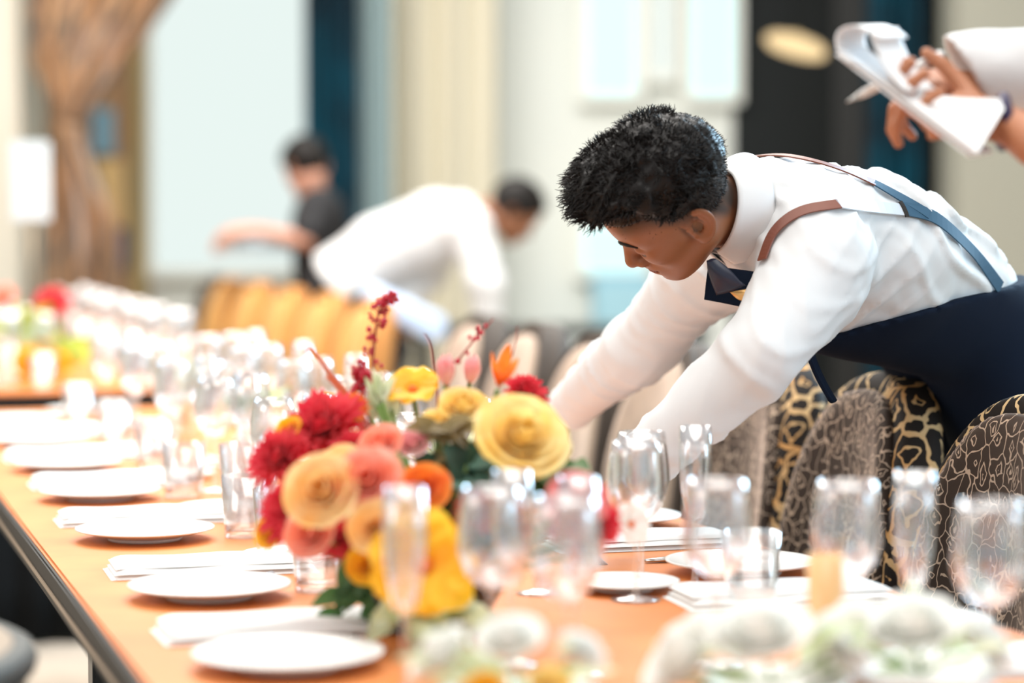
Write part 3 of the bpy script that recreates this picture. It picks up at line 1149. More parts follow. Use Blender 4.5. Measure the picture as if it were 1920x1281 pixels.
def bloom(nm, kind, m, px, py, y, R, label, cat='flower', toward=None, mouth=None, stem_m=None, group=None, centre=None, **k):
    p = P(px, py, y)
    mo = mouth or MOUTH
    r = random.Random(int(px * 7 + py))
    ax = toward or ((p - (mo - V(0, 0, .06))).normalized() * .8 + V(-.0, -1.0, .15))
    ax = ax.normalized()
    t = thing(nm, label, cat, p, 0, group)
    t.rotation_mode = 'QUATERNION'
    t.rotation_quaternion = ax.to_track_quat('Z', 'Y')
    v, q = kind(R * (.80 if kind is rose_geo else 1.12), r, **k)
    link('petals', mesh('petals', v, q), m, t)
    if centre:
        cv, cq = lathe_geo([(.001, .3 * R), (.12 * R, .26 * R), (.16 * R, .1 * R), (.05 * R, 0)], 12)
        link('flower_centre', mesh('centre', cv, cq), centre, t)
    # sepals and stem, in the flower's own space
    q_ = t.rotation_quaternion.inverted()
    loc = lambda w: q_ @ (w - p)
    tip = mo + V(r.uniform(-.03, .03), r.uniform(-.03, .03), -.03)
    A = p - ax * R * .25
    B = A - ax * ((A - tip).length * .35)
    pts = []
    for i in range(9):
        s = i / 8
        pts.append(loc(A * (1 - s) ** 2 + B * 2 * s * (1 - s) + tip * s * s))
    v, q = tube_geo(pts, .0032, 7)
    link('stem', mesh('stem', v, q), stem_m or STEMG, t)
    return t


GB = 'flowers of the big bouquet'
BL = [
    ('rose', rose_geo, YEL, 978, 822, 2.98, .056, 'large pale yellow rose at the right of the bouquet, below the far sleeve', dict(n_layers=6, op=1.1)),
    ('rose', rose_geo, YEL, 868, 765, 3.12, .034, 'small yellow rose at the top of the bouquet, left of the large pale one', {}),
    ('ruffled_flower', lily_geo, YEL2, 775, 738, 3.18, .040, 'ruffled yellow flower at the back of the bouquet beside the dark red twig', dict(n=8, cup=.35, wid=.42)),
    ('tulip_bud', tulip_geo, PINK, 836, 702, 3.15, .026, 'pink bud standing up at the top of the bouquet, left one of the pair', {}),
    ('tulip_bud', tulip_geo, PINK, 884, 700, 3.15, .024, 'pink bud with white highlights at the top of the bouquet, right one of the pair', {}),
    ('lily', lily_geo, ORAN, 935, 722, 3.14, .034, 'upright orange-yellow pointed petals beside the red flower at the top', dict(n=5, cup=1.0, wid=.22)),
    ('dahlia', dahlia_geo, CRIM, 985, 738, 3.2, .030, 'small red flower at the top right of the bouquet touching the far sleeve', {}),
    ('dahlia', dahlia_geo, CRIM, 612, 808, 3.12, .058, 'large crimson dahlia at the upper left of the bouquet', {}),
    ('dahlia', dahlia_geo, CRIM, 528, 862, 3.08, .044, 'crimson dahlia at the left tip of the bouquet', {}),
    ('dahlia', dahlia_geo, CRIM, 552, 958, 2.98, .045, 'red dahlia low on the left side of the bouquet', {}),
    ('marigold', rose_geo, YEL2, 543, 806, 3.1, .020, 'little yellow-orange flower between the two upper crimson dahlias', {}),
    ('rose', rose_geo, PEACHY, 608, 922, 2.86, .046, 'peach-yellow rose at the left of the bouquet, beside the coral rose', dict(n_layers=5, op=1.05)),
    ('rose', rose_geo, CORAL, 692, 902, 2.86, .042, 'coral pink rose in the left middle of the bouquet', {}),
    ('rose', rose_geo, ORAN, 795, 917, 2.92, .034, 'orange rose in the middle of the bouquet', {}),
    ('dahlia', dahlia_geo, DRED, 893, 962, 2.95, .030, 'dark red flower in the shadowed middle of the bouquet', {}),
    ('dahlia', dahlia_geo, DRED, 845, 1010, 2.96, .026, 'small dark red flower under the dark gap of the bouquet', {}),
    ('rose', rose_geo, PEACHY, 702, 990, 2.82, .034, 'peach rose below the coral rose', {}),
    ('ruffled_flower', lily_geo, YEL2, 795, 1062, 2.80, .064, 'large golden yellow ruffled flower at the bottom of the bouquet', dict(n=9, cup=.25, wid=.40)),
    ('ruffled_flower', lily_geo, YEL2, 762, 985, 2.84, .032, 'small golden flower above the large golden bottom flower', dict(n=7, cup=.4, wid=.42)),
    ('rose', rose_geo, petal_mat('rose_red_petal', (.85, .16, .18), (.92, .34, .32)), 1078, 945, 2.72, .036, 'blurred crimson pink rose at the right side of the bouquet', {}),
    ('dahlia', dahlia_geo, CRIM, 1050, 975, 2.85, .028, 'pinkish red flower below the blurred crimson rose', {}),
    ('rose', rose_geo, CORAL, 1100, 1030, 2.8, .022, 'little orange-pink flower at the lower right of the bouquet', {}),
    ('dahlia', dahlia_geo, CRIM, 640, 1010, 2.95, .03, 'red flower under the peach-yellow rose', {}),
    ('marigold', rose_geo, YEL2, 508, 1000, 3.0, .024, 'small golden flower at the lower left edge of the bouquet', {}),
    ('rose', rose_geo, CORAL, 715, 835, 3.02, .030, 'small peach-pink rose above the coral rose', {}),
    ('rose', rose_geo, PINK, 775, 835, 3.02, .022, 'pale pink small rose in the centre top of the bouquet', {}),
    ('lily', lily_geo, WHITE, 1180, 985, 2.95, .030, 'white open flower at the far right tip of the bouquet, below the near hand', dict(n=6, cup=.3, wid=.36)),
    ('dahlia', dahlia_geo, CRIM, 668, 850, 3.06, .034, 'crimson flower tucked between the large dahlia and the coral rose', {}),
    ('rose', rose_geo, PEACHY, 640, 880, 3.0, .034, 'small peach flower behind the coral and peach-yellow roses', {}),
    ('rose', rose_geo, CORAL, 585, 1000, 2.9, .034, 'pinkish orange rose below the peach-yellow rose', {}),
    ('rose', rose_geo, YEL, 820, 800, 3.1, .028, 'pale yellow flower above the orange rose', {}),
    ('dahlia', dahlia_geo, CRIM, 1120, 985, 2.85, .030, 'red flower at the outer right edge of the bouquet', {}),
    ('rose', rose_geo, YEL2, 690, 1060, 2.9, .028, 'golden flower left of the large golden bottom flower', {}),
    ('dahlia', dahlia_geo, ORAN, 660, 770, 3.16, .026, 'orange-red spiky flower beside the orange twig', {}),
]
for nm, kd, m, px, py, y, R, lb, kw in BL:
    bloom(nm, kd, m, px, py, y, R, lb, group=GB, centre=(ORAN if kd is lily_geo else None), **kw)

# dark heart of leaves, eucalyptus and olive seed heads
def sprig(nm, label, m, leaves, cat='leaves', stem_to=None, group='leaves of the big bouquet', mouth=None):
    mo = mouth or MOUTH
    t = thing(nm, label, cat, mo, 0, group)
    gs, gt = [], []
    for (px, py, y, L, Wd, dx, dy, dz) in leaves:
        p = P(px, py, y) - mo
        gs.append(leaf_geo(p, V(dx, dy, dz), V(0, -.7, .7), L, Wd))
        gt.append(tube_geo([p, p * .55 + V(0, 0, .01), V(0, 0, -.02)], .0022, 6))
    link('leaf_blades', mesh('leaves', *join(*gs)), m, t)
    link('stem', mesh('stem', *join(*gt)), STEMG, t)
    return t


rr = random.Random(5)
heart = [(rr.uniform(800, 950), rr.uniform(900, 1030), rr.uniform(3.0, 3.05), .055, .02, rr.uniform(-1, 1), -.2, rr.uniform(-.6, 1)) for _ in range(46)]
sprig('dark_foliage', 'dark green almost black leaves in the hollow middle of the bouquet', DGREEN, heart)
EUC = petal_mat('blue_green_leaf', (0.08, 0.20, 0.15), (0.14, 0.30, 0.22))
sprig('eucalyptus_sprig', 'blue-green leaves just left of the large pale yellow rose', EUC, [(880 + rr.uniform(-15, 50), rr.uniform(840, 930), 3.0, .036, .016, rr.uniform(-1, .6), -.4, rr.uniform(-.5, 1)) for _ in range(13)])
sprig('dark_foliage', 'dark green leaves under the large pale yellow rose', GREEN, [(rr.uniform(940, 1090), rr.uniform(868, 905), 3.02, .045, .014, rr.uniform(-.2, 1), -.3, rr.uniform(-.6, .2)) for _ in range(20)])
sprig('green_leaves', 'bright green leaves below the large golden flower', LGREEN, [(rr.uniform(740, 900), rr.uniform(1095, 1170), 2.86, .05, .016, rr.uniform(-1, 1), -.5, rr.uniform(-.8, .3)) for _ in range(26)])
sprig('green_leaves', 'olive green leaves at the lower left of the bouquet', GREEN, [(rr.uniform(640, 760), rr.uniform(1040, 1150), 2.98, .05, .014, rr.uniform(-1, .4), -.3, rr.uniform(-.8, .3)) for _ in range(18)])
sprig('olive_leaves', 'olive brown dried leaves left of the eucalyptus in the bouquet', OLIVE, [(rr.uniform(815, 885), rr.uniform(800, 900), 3.03, .04, .012, rr.uniform(-1, 1), -.3, rr.uniform(-.3, 1)) for _ in range(24)])
sprig('thin_green_leaves', 'thin yellow-green leaves beside the ruffled yellow flower', LGREEN, [(rr.uniform(690, 745), rr.uniform(750, 800), 3.16, .045, .007, rr.uniform(-.4, .5), -.1, 1) for _ in range(12)])


def twig(label, pts, m, r0, berries=0, bm_=None, spread=14, y=3.2):
    w = [P(a, b, yy) for a, b, yy in pts]
    base = MOUTH + V(0, .02, 0)
    t = thing('twig', label, 'twig', base, 0, 'twigs of the big bouquet')
    l = [p - base for p in [base + (w[0] - base) * 0.0 + V(0, 0, 0)] + w]
    # smooth
    sm = []
    for i in range(len(l) - 1):
        p0, p1, p2, p3 = l[max(i - 1, 0)], l[i], l[i + 1], l[min(i + 2, len(l) - 1)]
        for s in range(6):
            u = s / 6
            sm.append(.5 * ((2 * p1) + (p2 - p0) * u + (2 * p0 - 5 * p1 + 4 * p2 - p3) * u * u + (3 * p1 - p0 - 3 * p2 + p3) * u ** 3))
    sm.append(l[-1])
    n = len(sm)
    link('branch', mesh('branch', *tube_geo(sm, [r0 * (1 - .65 * i / n) for i in range(n)], 7)), m, t)
    if berries:
        gs = []
        rb = random.Random(berries)
        for k in range(berries):
            i = rb.randint(int(n * .45), n - 2)
            f = i / n
            s_ = spread * (1.3 - f) * y / F_PX
            c = sm[i] + V(rb.uniform(-s_, s_), rb.uniform(-s_, s_), rb.uniform(-.004, .012))
            R = rb.uniform(.0022, .0042)
            v, q = lathe_geo([(.0001, -R), (R * .8, -R * .6), (R, 0), (R * .7, R * .8), (.0001, R * 1.3)], 8)
            gs.append(([(a + c.x, b + c.y, z + c.z) for a, b, z in v], q))
            gs.append(tube_geo([sm[i], c], .0006, 4))
        link('berries', mesh('berries', *join(*gs)), bm_, t)
    return t


twig('tall dark red berried twig rising highest from the bouquet', [(722, 760, 3.2), (700, 700, 3.21), (708, 600, 3.22), (722, 568, 3.22), (742, 563, 3.22)], TWIG, .0028, 70, BERRY, 22)
twig('short dark red berried twig left of the ruffled yellow flower', [(690, 780, 3.18), (683, 720, 3.19), (672, 692, 3.19)], TWIG, .0028, 90, BERRY, 26)
twig('orange-red twisted twig leaning left out of the bouquet', [(690, 800, 3.18), (655, 745, 3.2), (618, 700, 3.2), (585, 655, 3.2), (572, 660, 3.2)], TWIGO, .0048)
twig('second orange-red twig close beside the twisted one', [(700, 830, 3.16), (668, 780, 3.18), (640, 735, 3.18), (612, 705, 3.18)], TWIGO, .0055)
twig('thin red twig standing left of the pink buds', [(820, 760, 3.2), (812, 680, 3.2), (806, 645, 3.2), (795, 626, 3.2)], TWIG, .0022)
twig('thin red twig slanting right above the pink buds', [(840, 720, 3.2), (862, 672, 3.2), (895, 632, 3.2), (925, 598, 3.2)], TWIG, .0022, 10, BERRY, 6)
twig('thin reddish twig upright beside the orange petals', [(930, 740, 3.2), (962, 660, 3.2), (970, 612, 3.2)], TWIG, .0016)

# low bud vases down the middle of the table
def bud_vase(a, b, label, flowers, lab2, seed):
    c = T(a, b, TZ)
    t = thing('bud_vase', label, 'vase', c, 0, 'small glass bud vases down the table')
    link('vase_body', mesh('vase', *lathe_geo([(.001, .0), (.028, .0), (.034, .01), (.036, .05), (.028, .085), (.03, .11), (.0285, .11), (.0265, .085), (.034, .05), (.001, .008)], 24)), M_glass, t)
    r = random.Random(seed)
    mo = c + V(0, 0, .10)
    for i, (m, kd, R, nm, lb) in enumerate(flowers):
        p = c + V(r.uniform(-.055, .055), r.uniform(-.05, .05), r.uniform(.12, .19))
        f = thing(nm, lb, 'flower', p, 0, lab2)
        f.rotation_mode = 'QUATERNION'
        ax = (p - mo + V(0, -.03, .03)).normalized()
        f.rotation_quaternion = ax.to_track_quat('Z', 'Y')
        v, q = kd(R, r)
        link('petals', mesh('petals', v, q), m, f)
        qi = f.rotation_quaternion.inverted()
        link('stem', mesh('stem', *tube_geo([qi @ V(0, 0, 0), qi @ ((mo - p) * .6 + V(0, 0, .0)), qi @ (c + V(0, 0, .02) - p)], .002, 6)), STEMG, f)
    gs = []
    for _ in range(26):
        d = V(r.uniform(-1, 1), r.uniform(-1, 1), r.uniform(.2, 1.6)).normalized()
        gs.append(leaf_geo(V(0, 0, 0) + d * .03, d, V(0, -.6, .8), r.uniform(.04, .08), r.uniform(.004, .010)))
    for _ in range(7):
        gs.append(tube_geo([V(r.uniform(-.015, .015), r.uniform(-.015, .015), -.085), V(r.uniform(-.012, .012), r.uniform(-.012, .012), .03)], .0018, 5))
    f = tag(link('green_sprigs', mesh('leaves', *join(*gs)), LGREEN), 'pale green sprigs in %s' % label.replace('clear small', 'the'), 'leaves', 'greenery of the bud vases')
    f.location = mo


bud_vase(-.01, 1.62, 'clear small vase with yellow flowers behind the wide tumbler', [(YEL2, rose_geo, .026, 'marigold', 'yellow flower in the small vase behind the wide tumbler'), (YEL, lily_geo, .028, 'lily', 'pale yellow open flower in the small vase behind the wide tumbler'), (YEL2, dahlia_geo, .022, 'dahlia', 'golden spiky flower in the small vase behind the wide tumbler')], 'flowers in the small bud vases', 11)
bud_vase(-.02, 2.30, 'clear small vase with green-yellow flowers in the middle of the glasses', [(YEL2, dahlia_geo, .030, 'dahlia', 'golden yellow flower among the glasses left of the bouquet'), (LGREEN, rose_geo, .026, 'green_rose', 'yellow-green round flower among the glasses left of the bouquet')], 'flowers in the small bud vases', 12)
bud_vase(-.02, 3.15, 'clear small vase farthest down the near table among the glasses', [(PINK, dahlia_geo, .026, 'dahlia', 'pale pink flower in the farthest vase of the near table'), (YEL, rose_geo, .026, 'rose', 'yellow rose in the farthest vase of the near table')], 'flowers in the small bud vases', 13)
bud_vase(.06, 1.02, 'clear small vase close behind the bouquet', [(WHITE, lily_geo, .03, 'lily', 'white open flower close behind the bouquet')], 'flowers in the small bud vases', 15)

# bouquet on the far table
FC = P(80, 700, 7.55); FC.z = TZ
fb = thing('flower_bowl', 'bowl of red and yellow-green flowers on the far table at the left', 'bowl', FC)
link('bowl_body', mesh('bowl', *lathe_geo([(.001, .0), (.06, .0), (.10, .06), (.10, .09), (.09, .08), (.05, .01), (.001, .01)], 28)), M_white, fb)
FM_ = FC + V(0, 0, .08)
for i, (kd, m, px, py, y, R, lb) in enumerate([
        (dahlia_geo, CRIM, 98, 570, 7.5, .055, 'tall red flower on the far table at the left'),
        (dahlia_geo, CRIM, 78, 605, 7.5, .045, 'lower red flower on the far table beneath the tall red one'),
        (dahlia_geo, CORAL, 6, 560, 7.5, .045, 'coral flower at the left frame edge on the far table'),
        (rose_geo, YEL2, 55, 680, 7.3, .05, 'yellow flower at the foot of the far bouquet, left one'),
        (rose_geo, YEL2, 105, 685, 7.35, .045, 'yellow flower at the foot of the far bouquet, right one'),
        (rose_geo, LGREEN, 75, 640, 7.4, .055, 'yellow-green flower in the middle of the far bouquet')]):
    bloom(['dahlia', 'dahlia', 'dahlia', 'rose', 'rose', 'rose'][i], kd, m, px, py, y, R, lb, mouth=FM_, group='flowers of the far bouquet')
sprig('green_leaves', 'yellow-green leaves of the far bouquet on the second table', petal_mat('lime_leaf', (0.36, 0.46, 0.03), (0.62, 0.62, 0.10)), [(rr.uniform(20, 135), rr.uniform(620, 700), 7.45, .12, .035, rr.uniform(-1, 1), -.3, rr.uniform(-.3, 1)) for _ in range(30)], mouth=FM_, group='leaves of the far bouquet')

# low front arrangements, white and green, close to the camera
def front(cx, cb, label, n_g, items, seed, spread):
    c = T(cx, cb, TZ)
    t = thing('low_bowl', label, 'bowl', c)
    link('bowl_body', mesh('bowl', *lathe_geo([(.001, .0), (.05, .0), (.075, .03), (.08, .05), (.074, .05), (.04, .01), (.001, .01)], 28)), M_white, t)
    mo = c + V(0, 0, .045)
    r = random.Random(seed)
    for kd, m, R, nm, lb, dx, dy, dz in items:
        p = c + V(dx, dy, dz)
        f = thing(nm, lb, 'flower', p, 0, 'flowers of the low front bowls')
        ax = (p - mo + V(0, -.03, .05)).normalized()
        f.rotation_mode = 'QUATERNION'; f.rotation_quaternion = ax.to_track_quat('Z', 'Y')
        link('petals', mesh('petals', *kd(R, r)), m, f)
        qi = f.rotation_quaternion.inverted()
        link('stem', mesh('stem', *tube_geo([V(0, 0, 0), qi @ ((mo - p) * .5), qi @ (mo - p)], .0025, 6)), STEMG, f)
    gs = []
    for _ in range(n_g):
        d = V(r.uniform(-1, 1) * spread, r.uniform(-.6, .6), r.uniform(.1, .55)).normalized()
        L = r.uniform(.035, .065)
        gs.append(leaf_geo(d * r.uniform(.01, .07), d, V(0, -.5, .8), L, L * .2))
    f = tag(link('pale_leaves', mesh('leaves', *join(*gs)), LGREEN), 'pale green leaves of ' + label, 'leaves', 'leaves of the low front bowls')
    f.location = mo


front(-.235, -.26, 'the leftmost low white flower bowl in front of the bouquet', 16, [
    (rose_geo, WHITE, .030, 'rose', 'white blurred rose left in the low bowl before the bouquet', -.075, -.0, .085),
    (rose_geo, WHITE, .028, 'rose', 'white blurred rose in the middle of the low bowl before the bouquet', -.01, -.03, .105),
    (dahlia_geo, WHITE, .030, 'dahlia', 'white blurred spiky flower right in the low bowl before the bouquet', .06, -.01, .09),
    (rose_geo, YEL2, .020, 'marigold', 'golden blurred flower low in the bowl before the bouquet', -.035, -.05, .055),
    (rose_geo, YEL, .020, 'rose', 'pale yellow blurred flower in the bowl before the bouquet', .03, -.04, .06)], 21, 1.2)
front(.03, -.27, 'the middle low white flower bowl before the blurred glasses', 14, [
    (rose_geo, WHITE, .043, 'rose', 'white blurred rose left in the middle front bowl', -.085, -.0, .07),
    (rose_geo, WHITE, .043, 'rose', 'white blurred rose topmost in the middle front bowl', -.015, -.02, .095),
    (dahlia_geo, WHITE, .042, 'dahlia', 'white blurred spiky flower right in the middle front bowl', .065, -.01, .08)], 23, 1.2)
front(.20, -.26, 'the rightmost low white flower bowl before the patterned chairs', 16, [
    (rose_geo, WHITE, .043, 'rose', 'white blurred rose left in the bowl before the patterned chairs', -.08, .0, .075),
    (rose_geo, WHITE, .043, 'rose', 'white blurred rose topmost in the bowl before the patterned chairs', -.01, -.01, .09),
    (dahlia_geo, WHITE, .042, 'dahlia', 'white blurred spiky flower right in the bowl before the patterned chairs', .065, .0, .07)], 22, 1.2)

# amber candle holder
cn = thing('candle_holder', 'blurred amber glass candle holder right of the bouquet', 'candle', T(.155, -.12, TZ))
link('holder_glass', mesh('holder', *lathe_geo([(.001, 0), (.018, 0), (.019, .01), (.020, .15), (.0185, .15), (.017, .012), (.001, .01)], 24)), mat('amber_glass', (0.85, 0.50, 0.22), .25), cn)
link('candle', mesh('candle', *lathe_geo([(.001, .011), (.0145, .011), (.0145, .12), (.001, .122)], 20)), mat('cream_wax', (0.9, 0.72, 0.5), .5, sub=0), cn)
link('wick', mesh('wick', *tube_geo([(0, 0, .121), (.0005, 0, .13)], .0008, 5)), M_black, cn)

# far sign card on a thin stand
sg = thing('sign_card_stand', 'white upright card on a thin stand in front of the cream column', 'sign', (X(60, 8.2), 8.2, TZ))
zc = z_at(340, 8.2) - TZ
box('card', (-.066, .066, -.004, .004, zc - .135, zc + .135), mat('white_card', (0.56, 0.63, 0.66), .6), sg, bev=.003)
link('grey_mark', mesh('mark', *lathe_geo([(.001, -.0005), (.018, -.0005), (.018, .0005), (.001, .0005)], 20)), mat('pale_blue_print', (0.42, 0.53, 0.60), .6), sg).matrix_local = Matrix.Translation((0, -.0048, zc)) @ Matrix.Rotation(math.pi / 2, 4, 'X') @ Matrix.Diagonal((1, 1.8, 1, 1))
link('stand_rod', mesh('rod', *tube_geo([(0, 0, .01), (0, 0, zc - .13)], .006, 10)), M_edgeline, sg)
link('stand_base', mesh('base', *lathe_geo([(.001, 0), (.05, 0), (.05, .008), (.006, .014)], 24)), M_edgeline, sg)
# ------------------------------------------------------------------ people
M_skin = mat('brown_skin', (0.25, 0.092, 0.036), 0.46, sub=.12, spec=0.45, bump=(160, .12, .0006), tint_attr=True)
M_skin2 = mat('warm_tan_skin', (0.44, 0.175, 0.085), 0.5, sub=.12)
M_skinb = mat('deep_brown_skin', (0.26, 0.10, 0.045), 0.5)
M_skin3 = mat('light_skin', (0.50, 0.25, 0.17), 0.5)
M_hair = mat('black_hair', (0.007, 0.005, 0.004), 0.45, spec=0.22)
M_shirt = mat('white_cotton', (0.66, 0.66, 0.66), 0.85, bump=(420, .10, .0004))
M_navy = mat('navy_denim', (0.004, 0.009, 0.022), 0.85, bump=(500, .2, .0005), spec=.15)
M_trouser = mat('black_trousers', (0.012, 0.013, 0.016), 0.85)
M_leather = mat('brown_leather', (0.17, 0.045, 0.022), 0.45)
M_strap = mat('backlit_denim_strap', (0.018, 0.07, 0.125), 0.7)  # blue of the cool backlight is put into the strap colour
M_strapl = mat('highlit_pale_strap', (0.55, 0.60, 0.66), 0.5)  # pale stretch of strap: backlight highlight painted as its colour
M_buckle = mat('dark_buckle', (0.05, 0.04, 0.035), .35, metal=.8)
M_gold_badge = mat('gold_badge', (0.80, 0.46, 0.16), .35, metal=.35)
M_shoe = mat('black_shoe', (0.01, 0.01, 0.01), .35)
M_eye = mat('eye_white', (0.7, 0.66, 0.62), .25)


def head_sdf(p, ears=True):
    """head space: x forward, y left, z up, origin between the ear holes, metres"""
    q = p.copy(); q[:, 1] = np.abs(q[:, 1])
    d = ell(q, (-.003, 0, .046), (.097, .077, .088))
    d = smin(d, ell(q, (.040, 0, .045), (.055, .060, .058)), .03)
    d = smin(d, ell(q, (.040, 0, -.028), (.050, .056, .072)), .03)
    d = smin(d, cap(q, (.0, .052, -.040), (.064, .020, -.078), .021, .020), .03)
    d = smin(d, ell(q, (.076, 0, -.082), (.018, .022, .016)), .018)
    d = smin(d, cap(q, (.030, .050, .000), (.066, .038, -.012), .016, .020), .025)      # cheek bone
    d = smin(d, cap(q, (.082, .010, .031), (.070, .042, .030), .012, .012), .016)      # brow
    d = smax(d, -ell(q, (.101, .033, .010), (.020, .018, .013)), .012)                  # socket
    d = smin(d, ell(q, (.0775, .032, .0085), (.0155, .0165, .0130)), .004)               # lid over the eye
    d = smin(d, cap(q, (.088, 0, .018), (.1085, 0, -.024), .0075, .0105), .012)         # nose
    d = smin(d, ell(q, (.107, 0, -.029), (.0125, .0105, .0095)), .007)
    d = smin(d, ell(q, (.098, .0125, -.033), (.0100, .0078, .0075)), .006)
    d = smax(d, -ell(q, (.103, .0075, -.0405), (.0055, .0040, .0040)), .003)
    d = smin(d, ell(q, (.082, 0, -.056), (.020, .026, .020)), .015)                     # muzzle
    mz = -.0565 - .10 * q[:, 1] ** 1.5
    d = smin(d, cap(q, (.0985, 0, -.0520), (.088, .019, -.0565), .0052, .0030), .005)
    d = smin(d, cap(q, (.0960, 0, -.0635), (.086, .018, -.0600), .0062, .0032), .005)
    d = smax(d, -cap(q, (.1045, 0, -.0575), (.091, .023, -.0580), .0022, .0014), .003)
    d = smax(d, -ell(q, (.097, 0, -.0745), (.008, .02, .005)), .008)
    if ears:
        e = q - np.array([-.006, .0735, .004])
        a = math.radians(-14)
        ex = e[:, 0] * math.cos(a) - e[:, 2] * math.sin(a)
        ez = e[:, 0] * math.sin(a) + e[:, 2] * math.cos(a)
        ey = e[:, 1] - .005 + ex * .42                                                  # ear stands out at the back
        w = .0175 + .006 * ss(ez, -.03, .025)
        rr_ = np.sqrt((ex / w) ** 2 + (ez / .031) ** 2)
        disk = smax((rr_ - 1) * .017, np.abs(ey) - .0034, .004)
        disk = smax(disk, -ell(np.stack([ex, ey, ez], 1), (.001, .0085, .000), (.0125, .0088, .0235)), .002)
        rim = np.sqrt(((rr_ - .86) * .021) ** 2 + (ey - .0025) ** 2) - .0042
        rim = np.where((ex > .009) & (ez < .004) & (ez > -.02), rim + .004, rim)
        anti = np.sqrt(((rr_ - .50) * .021) ** 2 + (ey - .001) ** 2) - .0024
        ear = smin(smin(disk, rim, .003), np.where(ex < .004, anti, anti + .004), .003)
        lobe = ell(np.stack([ex, ey, ez], 1), (.003, .001, -.029), (.0085, .0045, .0085))
        ear = smin(ear, lobe, .004)
        ear = smax(ear, -ell(np.stack([ex, ey, ez], 1), (.004, .005, -.004), (.0085, .012, .012)), .002)
        ear = smin(ear, ell(np.stack([ex, ey, ez], 1), (.0155, .001, -.003), (.004, .004, .006)), .003)
        d = smin(d, ear, .006)
    return d


def hair_thick(p):
    """how far the hair stands off the skull, in head space"""
    x, y, z = p[:, 0], p[:, 1], p[:, 2]
    line = .076 + .010 * ss(np.abs(y), .03, .06) - .055 * ss(-x, -.070, .0) - .02 * ss(-x, .02, .08)   # lower edge of the long top
    top = ss(z, line - .005, line + .045)
    return -.004 + (.026 + .004 * ss(-x, .0, .06) * 0 - .010 * ss(-x, .02, .085)) * top + .016 * top * ss(x, .0, .09)


def skull(p):
    return smin(ell(p, (-.003, 0, .046), (.097, .077, .088)), ell(p, (.040, 0, .045), (.055, .060, .058)), .03)


def short_hair_sdf(p):
    d = skull(p) - .012 - .003 * noise3(p, 90)
    d = smax(d, (.02 + .9 * (p[:, 0] - .02) * ss(p[:, 0], -.02, .03)) - p[:, 2] - .06 * ss(-p[:, 0], -.02, .05), .006)
    return d


def hair_sdf(p):
    d = skull(p) - .001
    t = hair_thick(p)
    n = noise3(p, 150, 1) * .0035 + noise3(p, 290, 5) * .002
    d = d - t + n * ss(t, 0, .02)
    side = skull(p) - .0032 - .0008 * noise3(p, 500)
    # short sides: thin cap above the ears and round to the nape
    low = .034 - .080 * ss(-p[:, 0], .0, .06) + .048 * ss(p[:, 0], .0, .055) * .8
    cutline = low - p[:, 2]
    front = p[:, 0] - .10
    sd = smax(smax(side, cutline, .004), front, .004)
    d = smin(d, sd, .004)
    return smax(d, .0 - p[:, 2] - .06, .01)


def skin_tint(p):
    """lips, stubble and short faded hair as colour of the skin itself"""
    q = np.abs(p[:, 1])
    c = np.ones((len(p), 3))
    lipz = -.0575 + .0 * q
    k = (ss(.0085 * np.sqrt(np.maximum(1 - (q / .022) ** 2, 0)) - np.abs(p[:, 2] - lipz), -.001, .0015) * (p[:, 0] > .07))[:, None]
    c = c * (1 - k) + np.array([.78, .52, .62]) * k
    low = .034 - .080 * ss(-p[:, 0], .0, .06) + .048 * ss(p[:, 0], .0, .055) * .8
    fade = ss(p[:, 2] - low, -.034, .004) * ss(np.abs(p[:, 1]), .02, .05) * (np.abs(p[:, 1]) < .083)
    fade = np.maximum(fade, ss(p[:, 2] - low, -.03, .004) * ss(-p[:, 0], .03, .06))
    burn = ss(.012 - np.abs(p[:, 0] - .012), 0, .008) * ss(p[:, 2], -.035, .01) * (np.abs(p[:, 1]) < .074) * ss(np.abs(p[:, 1]), .03, .05)
    k = (np.maximum(fade, burn * .7) * .94)[:, None]
    c = c * (1 - k) + np.array([.07, .10, .14]) * k
    lz = -.0005 - .0035 * np.cos((q - .031) * 90) + .002 * ss(q, .035, .048)
    k = (ss(.0022 - np.abs(p[:, 2] - lz), -.0008, .0008) * (p[:, 0] > .05) * (q > .019) * (q < .046))[:, None]
    c = c * (1 - k) + np.array([.08, .06, .06]) * k
    return c


